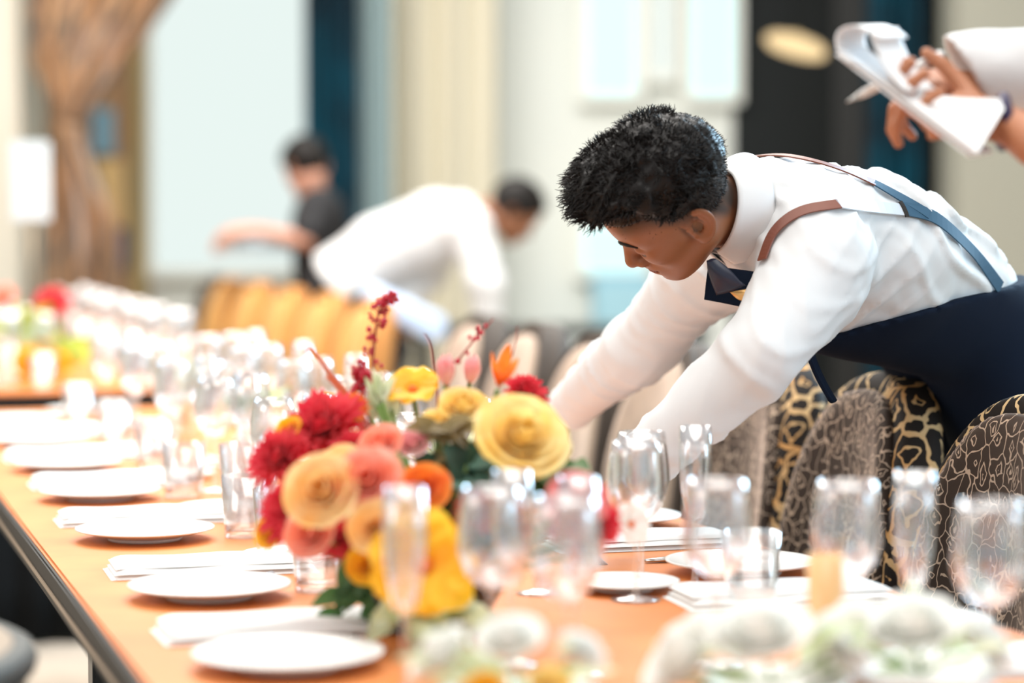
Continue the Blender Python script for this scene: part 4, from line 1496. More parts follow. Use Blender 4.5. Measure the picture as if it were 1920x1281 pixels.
def hand_geo(wrist, d, n, side, curls, spread=(.10, .03, -.04, -.12), thumb=(.6, .35), s=1.0):
    """capsules of a hand: d finger direction, n back-of-hand normal, side towards the thumb"""
    w, d, n = Vector(wrist), Vector(d).normalized(), Vector(n)
    n = (n - d * n.dot(d)).normalized()
    sd = d.cross(n)
    if sd.dot(Vector(side)) < 0: sd = -sd
    caps = []
    kn = [(.026, .088), (.008, .092), (-.010, .088), (-.027, .080)]
    ln = [(.041, .025, .020), (.046, .029, .021), (.043, .027, .021), (.034, .020, .018)]
    rad = [(.0098, .0088, .0078, .0066), (.0100, .0090, .0080, .0068), (.0096, .0086, .0076, .0064), (.0084, .0076, .0068, .0058)]
    palm = []
    for i in range(4):
        k = w + (sd * kn[i][0] + d * kn[i][1]) * s
        palm.append((w + (sd * kn[i][0] * .55 + d * .012) * s, k, .0155 * s, .0118 * s))
        ang, p = 0, k
        dd = (d + sd * spread[i]).normalized()
        for j in range(3):
            ang += curls[i][j]
            v = dd * math.cos(ang) - n * math.sin(ang)
            q = p + v * ln[i][j] * s
            caps.append((p, q, rad[i][j] * s, rad[i][j + 1] * s))
            p = q
    palm.append((w + (sd * .018 + d * .02 - n * .004) * s, w + (sd * .030 + d * .055 - n * .006) * s, .016 * s, .013 * s))
    # thumb from the side of the palm
    p = w + (sd * .026 + d * .030 - n * .004) * s
    t0 = (sd * .75 + d * .6 - n * thumb[0]).normalized()
    q = p + t0 * .040 * s
    caps.append((p, q, .0145 * s, .0105 * s))
    t1 = (t0 + d * thumb[1] - n * .25).normalized()
    q2 = q + t1 * .032 * s
    caps.append((q, q2, .0102 * s, .0090 * s))
    t2 = (t1 + d * .25 - sd * .15).normalized()
    caps.append((q2, q2 + t2 * .025 * s, .0092 * s, .0072 * s))
    return palm, caps


def hand_obj(name, wrist, fore, d, n, side, curls, m, rfore=.024, parent=None, h=.0028, **k):
    palm, caps = hand_geo(wrist, d, n, side, curls, **k)
    w = Vector(wrist); fo = Vector(fore)

    def f(p):
        dd = cap(p, fo, w, rfore * 1.25, rfore * .95)
        for c in palm:
            dd = smin(dd, cap(p, *c), .012)
        fg = None
        for i in range(0, 12, 3):
            g = cap(p, *caps[i])
            g = np.minimum(g, cap(p, *caps[i + 1])); g = smin(g, cap(p, *caps[i + 2]), .002)
            fg = g if fg is None else np.minimum(fg, g)
        t = cap(p, *caps[12])
        for c in caps[13:]:
            t = smin(t, cap(p, *c), .003)
        dd = smin(dd, fg, .0045)
        return smin(dd, t, .007)
    pts = [w, fo] + [c[0] for c in caps] + [c[1] for c in caps]
    A = np.array([tuple(v) for v in pts])
    o = sdf_obj(name, f, A.min(0) - .045, A.max(0) + .045, h, m, parent)
    # nails
    return o


RELAX = [(.35, .45, .25), (.45, .5, .3), (.5, .55, .3), (.6, .55, .3)]

# ---- the reaching waiter
wt = thing('person', 'waiter in white shirt and navy apron with brown straps, reaching over the table', 'person', (0.90, 4.2, 0))
W0 = wt.location.copy()
LOC = lambda v: Vector(v) - W0
Wv = Vector((.34, -.94, 0)).normalized()
tA, tB, tC, tD, tE = P(1462, 428, 3.78), P(1598, 478, 3.88), P(1718, 540, 3.99), P(1808, 625, 4.06), P(1868, 735, 4.10)
shN, elN, wrN = P(1530, 488, 3.62), P(1420, 670, 3.48), P(1168, 905, 3.55)
shF, elF, wrF = P(1345, 487, 3.95), P(1205, 645, 4.12), P(1058, 772, 4.33)
neckB = P(1415, 402, 3.74)
kneeN, kneeF = Vector((.93, 4.05, .52)), Vector((.98, 4.32, .50))
hipN, hipF = tE + Wv * .09 + V(0.02, 0, -.03), tE - Wv * .09 + V(0.02, 0, -.03)
ankN, ankF = Vector((1.0, 4.02, .09)), Vector((1.08, 4.36, .09))
# head frame
ear = P(1316, 426, 3.53)
pit, yaw, rol = math.radians(42), math.radians(-9), math.radians(43)
F0, U0 = V(-math.cos(pit), 0, -math.sin(pit)), V(-math.sin(pit), 0, math.cos(pit))
Rz = Matrix.Rotation(yaw, 3, 'Z')
F1, U1 = Rz @ F0, Rz @ U0
L1 = U1.cross(F1)
U2 = U1 * math.cos(rol) + L1 * math.sin(rol)
L2 = L1 * math.cos(rol) - U1 * math.sin(rol)
HR = np.array([tuple(F1), tuple(L2), tuple(U2)]).T          # columns: head axes in world
HO = ear - L2 * .082 + F1 * .006
HOn = sv(HO)
neckT = HO + F1 * -.018 + U2 * -.045


def wt_torso(p, g=0.0):
    """g: cloth allowance"""
    def seg(a, b, wa, wb, ra, rb):
        return np.minimum(cap(p, a + Wv * wa, b + Wv * wb, ra, rb), cap(p, a - Wv * wa, b - Wv * wb, ra, rb))
    d = seg(tA, tB, .085, .080, .090, .106)
    d = smin(d, cap(p, tA, tB, .10, .112), .05)
    d = smin(d, seg(tB, tC, .080, .062, .106, .096), .05)
    d = smin(d, seg(tC, tD, .062, .060, .096, .090), .05)
    d = smin(d, seg(tD, tE, .060, .075, .090, .110), .05)
    d = smin(d, cap(p, shN, shF, .066, .066), .05)
    return d - g


def wt_arms(p, g=0.0):
    r = .052 + g
    a = cap(p, shN, elN, .066 + g, .042 + g)
    a = smin(a, cap(p, elN, wrN, .040 + g, .034 + g), .02)
    b = cap(p, shF, elF, .064 + g, .048 + g)
    b = smin(b, cap(p, elF, wrF, .047 + g, .033 + g), .02)
    return a, b


def wt_legs(p, g=0.0):
    d = None
    for h, k, a in ((hipN, kneeN, ankN), (hipF, kneeF, ankF)):
        c = smin(cap(p, h, k, .092 + g, .060 + g), cap(p, k, a, .056 + g, .042 + g), .03)
        d = c if d is None else smin(d, c, .02)
    return d


def neck_sdf(p):
    return cap(p, neckT, neckB, .056, .060)


def bb(pts, m):
    A = np.array([tuple(v) for v in pts]); return A.min(0) - m, A.max(0) + m


# skin body: head and neck fine, rest coarse
o_head = sdf_obj('head', lambda p: smin(head_sdf((p)), cap(p, (np.array(tuple(neckT)) - HOn) @ HR, (np.array(tuple(neckB)) - HOn) @ HR, .053, .058), .025),
                 (-.155, -.105, -.135), (.13, .105, .15), .0023, M_skin, None, None, skin_tint)
# to world
for v in o_head.data.vertices:
    v.co = Vector(HR @ np.array(tuple(v.co))) + HO
lo, hi = bb([tA, tE, shN, shF, elN, elF], .14)
o_tor = sdf_obj('torso', lambda p: smin(smin(wt_torso(p, -.012), np.minimum(*wt_arms(p, -.010)), .03), cap(p, neckT + (neckB - neckT) * .6, neckB, .052, .060), .03), lo, hi, .012, M_skin)
lo, hi = bb([hipN, hipF, kneeN, kneeF, ankN, ankF], .12)
o_leg = sdf_obj('legs', lambda p: wt_legs(p, -.01), lo, hi, .013, M_skin)
lo, hi = bb([elN, wrN, elF, wrF], .06)
o_arm = sdf_obj('arms', lambda p: np.minimum(np.minimum(cap(p, elN, wrN, .040, .025), cap(p, elF, wrF, .040, .025)), 1), lo, hi, .008, M_skin)
dN = (wrN - elN).normalized(); dF = (wrF - elF).normalized()
hN = hand_obj('hand', wrN, wrN - dN * .05, dN * .9 + V(-.1, .15, -.35), V(-.15, -.35, 1), V(.2, 1, .1), [(.4, .5, .3), (.45, .55, .3), (.5, .6, .3), (.6, .6, .3)], M_skin)
hF = hand_obj('hand', wrF, wrF - dF * .05, dF * .9 + V(-.05, .1, -.4), V(-.3, -.6, .8), V(-.6, -1, 0), RELAX, M_skin)
body = merge('body', [o_head, o_tor, o_leg, o_arm, hN, hF])
body.parent = wt
body.matrix_parent_inverse = Matrix.Translation(-W0)


def under(o, par=None):
    o.parent = par or wt
    if par is None:
        o.matrix_parent_inverse = Matrix.Translation(-W0)
    return o


# shirt
foldd = (tE - tA).normalized()


def wrinkle(p, amp):
    # diagonal folds running from the armpit and pulled along the sleeves
    a = p @ sv(Vector((.55, -.1, .83)).normalized())
    b = p @ sv(foldd)
    c = p @ sv(Vector((.8, .3, -.5)).normalized())
    w = np.sin(a * 95 + 3.0 * np.sin(b * 13) + 1.2 * np.sin(c * 31))
    w2 = np.sin(c * 120 + 2.5 * np.sin(a * 17) + b * 30)
    m = .5 + .5 * np.sin(b * 9 + a * 14 + 1.0)
    return 2.8 * amp * ((np.maximum(w, 0) ** 2) * m + .45 * np.maximum(w2, 0) ** 2 * (1 - m) + .35 * noise3(p, 60, 2))


def sleeve_folds(p, a, b, amp):
    ax = sv((b - a).normalized())
    t = (p - sv(a)) @ ax
    q = p @ sv(Vector((.3, -.7, .6)).normalized())
    r = p @ sv(Vector((.9, .1, .3)).normalized())
    u = p @ sv(Vector((.5, .6, -.6)).normalized())
    return .5 * amp * np.abs(np.sin(t * 52 + 3 * np.sin(u * 33) + 5 * r)) ** 6 + 1.6 * amp * (np.maximum(np.sin(t * 75 + 4 * np.sin(q * 28) + 3 * r), 0) ** 2 * (.35 + .65 * np.sin(t * 11 + 1) ** 2) + .4 * np.sin(t * 38 + q * 60))


pa, pb = P(1500, 655, 3.70), P(1872, 520, 3.96)
pn = (pb - pa).cross(Wv).normalized()
if pn.z > 0: pn = -pn


def shirt_f(p):
    d = wt_torso(p, .006)
    # loose cloth hanging below the chest and belly
    hang = cap(p, P(1545, 575, 3.78), P(1700, 600, 3.92), .060, .062)
    d = smin(d, hang, .06)
    d = d - wrinkle(p, .0045) * (1 - .9 * ss((p - sv(pa)) @ sv(pn), -.02, .02)) + .008 * ss((p - sv(pa)) @ sv(pn), -.0, .03)
    a, b = wt_arms(p, .009)
    a = smin(a, cap(p, shN + (elN - shN) * .2 + V(.03, 0, -.03), elN + V(.004, 0, .0), .052, .038), .03)
    a = a - sleeve_folds(p, elN, wrN, .0045)
    b = b - sleeve_folds(p, elF, wrF, .0045)
    # open cuffs end before the hands
    a = smax(a, (p - sv(wrN - dN * .012)) @ sv(dN), .006)
    b = smax(b, (p - sv(wrF - dF * .012)) @ sv(dF), .006)
    d = smin(d, a, .05); d = smin(d, b, .045)
    # neck opening
    nd = sv((neckT - neckB).normalized())
    d = smin(d, cap(p, neckB, neckB + (neckT - neckB) * .25, .070, .064), .04)
    d = smax(d, -cap(p, neckT, neckB + (neckT - neckB) * .05, .057, .058), .004)
    return d


lo, hi = bb([tA, tE, shN, shF, elN, elF, wrN, wrF], .14)
lo[2] = .78
shirt = under(sdf_obj('shirt', shirt_f, lo, hi, .0058, M_shirt))

# collar: standing band with two folded points
nax = (neckT - neckB).normalized()
side_n = nax.cross(Vector((0, 0, 1))).normalized()      # across the neck
fr_n = side_n.cross(nax).normalized()                    # towards back or front of the neck
if fr_n.z < 0: fr_n = -fr_n                             # fr_n up (nape side)
if side_n.y > 0: side_n = -side_n                       # side_n towards the camera


def collar_fn(u, v):
    a = (u - .5) * 2 * math.pi * .94                    # 0 at the nape, +-pi at the throat
    af = abs(a) / math.pi
    base = neckB + nax * (.050 + .012 * (1 - math.cos(a)) + .045 * math.sin(a))
        # v 0..0.45 stands up, then turns over and comes down to the point
    if v < .42:
        hgt = .046 * (v / .42)
        rad = .064 - .003 * (v / .42)
    else:
        t = (v - .42) / .58
        hgt = .046 - (.056 + .055 * ss(np.array([af]), .45, .95)[0]) * t
        rad = .063 + .016 * math.sin(min(1, t * 1.2) * math.pi * .5) + .014 * t
    dirv = fr_n * math.cos(a) + side_n * math.sin(a)
    return base + nax * hgt + dirv * rad


v, q = grid_geo(collar_fn, 64, 20)
collar = link('collar', mesh('collar', v, q), M_shirt)
md = collar.modifiers.new('thickness', 'SOLIDIFY'); md.thickness = .0028
collar.parent = shirt

# apron: belly side of a plane along the side seam


def apron_f(p):
    base = smin(wt_torso(p, .006), cap(p, P(1545, 575, 3.78), P(1700, 600, 3.92), .060, .062), .06)
    legs = wt_legs(p, .028)
    s = smin(base, legs, .06)
    s = s - .004 * np.sin(p @ sv(Wv) * 60 + 2 * np.sin(p[:, 2] * 9)) * ss(-p[:, 2], -1.0, -.7)
    d = s - .012
    pl = -((p - sv(pa)) @ sv(pn)) - .012 * np.sin((p - sv(pa)) @ sv((pb - pa).normalized()) * 9)
    d = smax(d, pl, .004)
    d = smax(d, .46 - p[:, 2], .004)
    # open at the back of the legs
    back = (p - sv(tE)) @ sv(Vector((.957, .289, .0))) - .075
    d = smax(d, np.where(p[:, 2] < 1.12, back, -1), .01)
    chestcut = -((p - sv(P(1470, 540, 3.72))) @ sv(foldd))
    return smax(d, chestcut, .004)


lo, hi = bb([tB, tE, hipN, hipF, kneeN, P(1480, 650, 3.8)], .17)
lo[2] = .42
apron = under(sdf_obj('apron', apron_f, lo, hi, .0068, M_navy))

# apron bib at the chest, bow of the tie and gold badge
def panel(name, cs, m, th, par, nx=10):
    def fn(u, v):
        a = cs[0].lerp(cs[1], u); b = cs[3].lerp(cs[2], u)
        return a.lerp(b, v) + V(0, -.006 * math.sin(math.pi * u) * math.sin(math.pi * v), 0)
    v, q = grid_geo(fn, nx, nx)
    o = link(name, mesh(name, v, q), m)
    md = o.modifiers.new('thickness', 'SOLIDIFY'); md.thickness = th
    return under(o, par)


bib = panel('bib', [P(1320, 562, 3.60), P(1328, 500, 3.62), P(1480, 520, 3.60), P(1480, 592, 3.60)], M_navy, .004, apron)
bdg = panel('name_badge', [P(1386, 562, 3.575), P(1368, 548, 3.575), P(1445, 538, 3.575), P(1445, 566, 3.575)], M_gold_badge, .002, bib)
tie = panel('tie', [P(1326, 488, 3.575), P(1340, 488, 3.575), P(1398, 535, 3.565), P(1345, 552, 3.58)], mat('black_satin_tie', (.012, .016, .035), .35), .006, shirt)


# straps snapped to the shirt surface
def snap(p, off=.004):
    q = np.array([tuple(p)])
    for _ in range(14):
        d = shirt_s(q)[0]
        g = grad(q)
        q = q - (d - off) * .8 * g
    return Vector(q[0]), Vector(grad(q)[0])


def shirt_s(q):
    a, b = wt_arms(q, .009)
    d = smin(smin(wt_torso(q, .006), a, .05), b, .045)
    return d


def grad(q):
    e = .004
    g = np.stack([shirt_s(q + np.eye(3)[i] * e) - shirt_s(q - np.eye(3)[i] * e) for i in range(3)], 1)
    return g / (np.linalg.norm(g, axis=1, keepdims=True) + 1e-9)


def strap(name, pix, m, width, par=apron, off=.0075):
    pts, nr = [], []
    dense = []
    for i in range(len(pix) - 1):
        for s in range(5):
            dense.append([pix[i][k] + (pix[i + 1][k] - pix[i][k]) * s / 5 for k in range(3)])
    dense.append(list(pix[-1]))
    for a, b, y in dense:
        # march along the view ray to the cloth
        o = P(a, b, 3.2); far_ = P(a, b, 4.4); best = None
        R = np.array([tuple(o.lerp(far_, t / 120)) for t in range(121)])
        D = shirt_s(R)
        i0 = np.argmax(D < off) if (D < off).any() else int(np.argmin(D))
        p_, n_ = snap(Vector(R[i0]), off)
        pts.append(p_); nr.append(n_)
    # light smoothing
    for _ in range(7):
        pts = [pts[0]] + [(pts[i - 1] + pts[i] * 2 + pts[i + 1]) / 4 for i in range(1, len(pts) - 1)] + [pts[-1]]
        nr = [nr[0]] + [(nr[i - 1] + nr[i] * 2 + nr[i + 1]).normalized() for i in range(1, len(nr) - 1)] + [nr[-1]]
    v, q = ribbon_geo(pts, nr, width, .0022)
    return under(link(name, mesh(name, v, q), m, None, False), par)


strap('leather_strap', [(1432, 490, 0), (1445, 450, 0), (1470, 418, 0), (1510, 396, 0), (1572, 386, 0)], M_leather, .019)
strap('shoulder_strap', [(1570, 386, 0), (1630, 390, 0), (1695, 396, 0)], M_strapl, .020)
strap('shoulder_strap', [(1690, 394, 0), (1745, 402, 0), (1790, 440, 0), (1830, 480, 0), (1872, 540, 0)], M_strap, .024)
strap('leather_strap', [(1408, 292, 0), (1470, 290, 0), (1560, 312, 0), (1640, 345, 0)], M_leather, .018, off=.008)
strap('shoulder_strap', [(1635, 342, 0), (1680, 368, 0), (1740, 404, 0)], M_strap, .018, off=.008)
bk = strap('buckle', [(1686, 380, 0), (1700, 408, 0)], M_buckle, .007, off=.010)
# waist tie of the apron with its bow
def cord(name, pts, r, m, par):
    return under(link(name, mesh(name, *tube_geo(pts, r, 7)), m), par)


cord('waist_tie', [P(1866, 535, 3.93), P(1880, 560, 3.90), P(1905, 560, 3.92), P(1915, 590, 3.96), P(1895, 560, 3.95)], .0042, M_strap, apron)
cord('waist_tie', [P(1862, 530, 3.93), P(1890, 545, 3.93), P(1925, 590, 4.0)], .0042, M_strap, apron)

def loose_edge(u, v):
    a = P(1512, 650, 3.70).lerp(P(1560, 752, 3.73), v)
    return a + V(.012 * (u - .5) - .004 * math.sin(v * 3), .02 * (u - .5), -.004 * math.sin(u * 3))


v, q = grid_geo(loose_edge, 4, 12)
o = link('loose_edge', mesh('edge', v, q), M_navy)
md = o.modifiers.new('thickness', 'SOLIDIFY'); md.thickness = .005
under(o, apron)
# trousers and shoes
def trs(p):
    d = smin(wt_legs(p, .012), wt_torso(p, .002), .03)
    return smax(smax(d, p[:, 2] - 1.10, .01), .07 - p[:, 2], .01)


lo, hi = bb([hipN, hipF, kneeN, kneeF, ankN, ankF], .16)
under(sdf_obj('trousers', trs, lo, hi, .011, M_trouser))


def shoe(a, d, par, W):
    a = Vector((a.x, a.y, 0)); d = Vector(d).normalized()
    def f(p):
        s = smin(cap(p, a + V(0, 0, .055) - d * .03, a + V(0, 0, .035) + d * .15, .044, .036), cap(p, a + V(0, 0, .05), a + V(0, 0, .10), .045, .045), .03)
        return smax(s, .002 - p[:, 2], .004)
    lo, hi = bb([a, a + d * .2], .09); lo[2] = -.01; hi[2] = .16
    o = sdf_obj('shoe', f, lo, hi, .009, M_shoe)
    o.parent = par; o.matrix_parent_inverse = Matrix.Translation(-W)
    return o


shoe(ankN, (-1, -.3, 0), wt, W0); shoe(ankF, (-1, -.3, 0), wt, W0)

# hair, brows
def h2w(v):
    return Vector(HR @ np.array(tuple(v))) + HO


hv, hq = snets(hair_sdf, (-.12, -.10, -.07), (.15, .10, .20), .0034)
wv = hv @ HR.T + HOn
tufts_v, tufts_f = [], []
rn = np.random.default_rng(4)
th = hair_thick(hv)
cand = np.where((th > .012))[0]
pick = rn.choice(cand, 4600)
for i in pick:
    p0 = hv[i] * 1.0
    c0 = p0 - np.array([0, 0, .04]); nrm = c0 / np.linalg.norm(c0)
    fwd = np.array([.5 * ss(np.array([p0[0]]), -.02, .09)[0], 0, -.12])
    cl_ = np.array([noise3(p0[None], 75, 3 + j)[0] for j in range(3)])
    dirv = nrm * .6 + fwd + cl_ * .9 + rn.normal(0, .16, 3)
    dirv /= np.linalg.norm(dirv)
    a1 = np.cross(dirv, rn.normal(0, 1, 3)); a1 /= np.linalg.norm(a1); a2 = np.cross(dirv, a1)
    L = rn.uniform(.008, .019) * (1 + .5 * ss(np.array([p0[0]]), .02, .10)[0]); rad = rn.uniform(.001, .0024); ph = rn.uniform(0, 6)
    pts = []
    for s in range(6):
        t = s / 5
        pts.append(Vector(HR @ (p0 - nrm * .004 + dirv * L * t + (a1 * math.cos(ph + t * 6) + a2 * math.sin(ph + t * 6)) * rad) + HOn))
    v, q = tube_geo(pts, [.0010, .0010, .0009, .0008, .0006, .0003], 3)
    o_ = len(tufts_v)
    tufts_v += v; tufts_f += [[k + o_ for k in f] for f in q[:-2]]
short = np.where((th <= .012) & (hv[:, 2] > -.05))[0]
for i in rn.choice(short, min(3200, len(short)), replace=False):
    p0 = hv[i]
    nrm = (p0 - np.array([0, 0, .04])); nrm = nrm / np.linalg.norm(nrm)
    dirv = nrm * .6 + np.array([-.2, 0, -.8]) * .5 + rn.normal(0, .25, 3)
    pts = [Vector(HR @ (p0 + dirv * .0042 * t / 2) + HOn) for t in range(3)]
    v, q = tube_geo(pts, [.0007, .0006, .0002], 3)
    o_ = len(tufts_v)
    tufts_v += v; tufts_f += [[k + o_ for k in f] for f in q[:-2]]
base_v = [Vector(x) for x in wv]
k0 = len(base_v)
allv = base_v + tufts_v
allf = [list(map(int, f)) for f in hq] + [[k + k0 for k in f] for f in tufts_f]
under(link('hair', mesh('hair', allv, allf), M_hair))
gs = []
for s in (-1, 1):
    pts = []
    for yy, zz in ((.011, .0255), (.022, .0300), (.036, .0310), (.050, .0255)):
        xs = np.linspace(.13, .03, 400)
        D = head_sdf(np.stack([xs, np.full(400, yy), np.full(400, zz)], 1))
        pts.append(h2w((xs[np.argmax(D < .0005)], s * yy, zz)))
    gs.append(tube_geo(pts, [.0030, .0042, .0038, .0015], 8))
under(link('eyebrows', mesh('brows', *join(*gs)), M_hair))

# ---- simple standing or bending people
def figure(label, loc, J, m_skin, m_top, m_leg, extra=None, head_axes=None, h=.012, shirt_h=.012, sleeve=1.0, loose=.010):
    t = thing('person', label, 'person', loc)
    L0 = Vector(loc)
    F, Lx, U = head_axes
    R = np.array([tuple(F), tuple(Lx), tuple(U)]).T
    O = sv(J['head'])
    wv_ = (J['sh_n'] - J['sh_f']).normalized()

    def torso(p, g):
        d = cap(p, J['chest'] + wv_ * .07, J['waist'] + wv_ * .06, .105 + g, .095 + g)
        d = smin(d, cap(p, J['chest'] - wv_ * .07, J['waist'] - wv_ * .06, .105 + g, .095 + g), .05)
        d = smin(d, cap(p, J['waist'] + wv_ * .05, J['hip'] + wv_ * .07, .095 + g, .11 + g), .05)
        d = smin(d, cap(p, J['waist'] - wv_ * .05, J['hip'] - wv_ * .07, .095 + g, .11 + g), .05)
        d = smin(d, cap(p, J['sh_n'], J['sh_f'], .062 + g, .062 + g), .05)
        return d

    def arms(p, g, sl=1.0):
        d = None
        for s in ('n', 'f'):
            e = J['el_' + s]; w = J['wr_' + s]
            if sl < 1:
                e2 = J['sh_' + s].lerp(e, .75)
                a = cap(p, J['sh_' + s], e2, .060 + g, .052 + g)
            else:
                a = smin(cap(p, J['sh_' + s], e, .060 + g, .045 + g), cap(p, e, w, .044 + g, .030 + g), .02)
            d = a if d is None else np.minimum(d, a)
        return d

    def legs(p, g):
        d = None
        for s, k in (('n', 1), ('f', -1)):
            c = smin(cap(p, J['hip'] + wv_ * .09 * k, J['kn_' + s], .09 + g, .06 + g), cap(p, J['kn_' + s], J['an_' + s], .055 + g, .042 + g), .03)
            d = c if d is None else smin(d, c, .02)
        return d
    nb = J['neck']
    hd = sdf_obj('head', lambda p: smin(head_sdf(p), cap(p, (-.018, 0, -.045), (sv(nb) - O) @ R, .052, .056), .025), (-.14, -.105, -.14), (.13, .105, .15), .004, m_skin, None, (R, O))
    lo, hi = bb([J[k] for k in J if k not in ('an_n', 'an_f', 'kn_n', 'kn_f', 'head', 'dir', 'hand_n', 'hand_f')], .13)
    tb = sdf_obj('torso', lambda p: smin(smin(torso(p, -.01), arms(p, -.008), .03), cap(p, nb.lerp(J['head'], .4), nb, .05, .058), .03), lo, hi, h, m_skin)
    lo2, hi2 = bb([J['hip'], J['kn_n'], J['kn_f'], J['an_n'], J['an_f']], .14)
    lg = sdf_obj('legs', lambda p: legs(p, -.01), lo2, hi2, h * 1.2, m_skin)
    parts = [hd, tb, lg]
    for s in ('n', 'f'):
        k = J.get('hand_' + s)
        if isinstance(k, dict):
            parts.append(hand_obj('hand', J['wr_' + s], J['wr_' + s] - (J['wr_' + s] - J['el_' + s]).normalized() * .06, m=m_skin, **k))
    b = merge('body', parts)
    b.parent = t; b.matrix_parent_inverse = Matrix.Translation(-L0)

    def pr(o, par=None):
        o.parent = par or t; o.matrix_parent_inverse = Matrix.Translation(-L0); return o

    def sh(p):
        a = arms(p, loose, sleeve)
        if sleeve >= 1:
            for s in ('n', 'f'):
                dv = sv((J['wr_' + s] - J['el_' + s]).normalized())
                near = np.linalg.norm(p - sv(J['wr_' + s]), axis=1) < .10
                a = np.where(near, np.maximum(a, (p - sv(J['wr_' + s]) + dv * .012) @ dv), a)
        d = smin(torso(p, loose), a, .03) - .004 * noise3(p, 45, 3)
        d = smax(d, -cap(p, J['head'], nb, .057, .058), .005)
        ax = sv((J['waist'] - J['hip']).normalized())
        return smax(d, -((p - sv(J['hip'])) @ ax) - .03, .005)
    pr(sdf_obj('shirt', sh, lo, hi, shirt_h, m_top))

    def tr(p):
        d = smin(legs(p, .012), torso(p, .004), .03)
        ax = sv((J['waist'] - J['hip']).normalized())
        return smax(smax(d, ((p - sv(J['hip'])) @ ax) - .07, .005), .06 - p[:, 2], .005)
    lo3, hi3 = bb([J['hip'], J['kn_n'], J['kn_f'], J['an_n'], J['an_f']], .17)
    pr(sdf_obj('trousers', tr, lo3, hi3, h * 1.1, m_leg))
    for s in ('n', 'f'):
        shoe(J['an_' + s], J.get('dir', V(-1, 0, 0)), t, L0)
    hv, hq = snets(short_hair_sdf, (-.12, -.10, -.07), (.15, .10, .20), .005)
    me = mesh('hair', [Vector(x) for x in hv @ R.T + O], hq.tolist())
    pr(link('hair', me, M_hair))
    return t, pr


def axes(face, up, roll=0):
    F = Vector(face).normalized(); U = Vector(up); U = (U - F * U.dot(F)).normalized(); L = U.cross(F)
    return F, L, U


# bending waiter far behind
yb = 9.3
J = dict(hip=P(640, 530, yb), waist=P(715, 470, yb), chest=P(820, 425, yb - .02), neck=P(915, 400, yb), head=P(958, 398, yb),
         sh_n=P(880, 430, yb - .18), sh_f=P(862, 405, yb + .17), el_n=P(912, 530, yb - .24), wr_n=P(918, 640, yb - .20),
         el_f=P(800, 520, yb + .05), wr_f=P(745, 580, yb - .05), kn_n=P(740, 640, yb - .12), kn_f=P(735, 650, yb + .12),
         an_n=V(-.62, yb - .12, .09), an_f=V(-.66, yb + .14, .09), dir=V(1, 0, 0))
rx = dict(d=V(.2, -.2, -1), n=V(1, -.4, 0), side=V(-.2, -1, 0), curls=RELAX)
J['hand_n'] = rx
J['hand_f'] = dict(d=V(-.4, -.3, -1), n=V(-1, -.4, .3), side=V(-.2, -1, 0), curls=RELAX)
pb_, prb = figure('blurred waiter in white shirt and black trousers bending right beyond the golden chairs', (-.6, yb, 0), J, M_skinb, M_shirt, M_trouser,
                  head_axes=axes((.72, .20, -.62), (.45, -.1, .8)), h=.014, shirt_h=.012, loose=.022)
cl = tag(sdf_obj('folded_cloth', lambda p: smax(cap(p, P(700, 555, yb - .22), P(812, 612, yb - .25), .045, .055), np.abs((p - sv(P(750, 580, yb - .24))) @ np.array([0., 1, 0])) - .03, .01) - .003 * noise3(p, 60), *bb([P(700, 555, yb - .22), P(812, 612, yb - .25)], .09), .012, mat('pale_blue_cloth', (0.50, 0.62, 0.82), .85)),
         'pale blue cloth held in the lap of the bending waiter', 'cloth')

# woman at the far left behind
yw = 9.9
J = dict(hip=P(602, 560, yw), waist=P(604, 490, yw), chest=P(600, 415, yw), neck=P(588, 362, yw), head=P(576, 318, yw),
         sh_n=P(598, 388, yw - .15), sh_f=P(600, 388, yw + .17), el_n=P(575, 450, yw - .22), wr_n=P(475, 432, yw - .20),
         el_f=P(565, 455, yw + .1), wr_f=P(470, 440, yw + .02), kn_n=V(-.78, yw - .1, .5), kn_f=V(-.80, yw + .1, .5),
         an_n=V(-.80, yw - .1, .09), an_f=V(-.80, yw + .1, .09), dir=V(-1, 0, 0))
J['hand_n'] = dict(d=V(-1, -.1, -.1), n=V(0, -.5, 1), side=V(0, 1, .3), curls=RELAX)
J['hand_f'] = dict(d=V(-1, -.1, -.1), n=V(0, .5, 1), side=V(0, -1, .3), curls=RELAX)
M_bk = mat('black_top', (0.012, 0.012, 0.014), .8)
figure('blurred dark-haired person in black with bare forearms beside the bright sheer window', (-.8, yw, 0), J, M_skin3, M_bk, M_bk,
       head_axes=axes((-.55, .75, -.35), (-.2, .1, 1)), h=.014, shirt_h=.013, sleeve=.5)
tr_ = thing('serving_tray', 'grey tray of folded cloths held by the dark-haired person in black', 'tray', P(480, 470, yw - .12))
link('tray_plate', mesh('tray', *lathe_geo([(.001, 0), (.15, 0), (.17, .015), (.168, .017), (.148, .004), (.001, .004)], 32)), mat('grey_metal_tray', (.40, .45, .47), .4), tr_)
link('cloth_stack', mesh('stack', *box_geo(-.11, .11, -.09, .09, .004, .07, .02)), mat('grey_blue_cloth', (.46, .54, .58), .9), tr_)

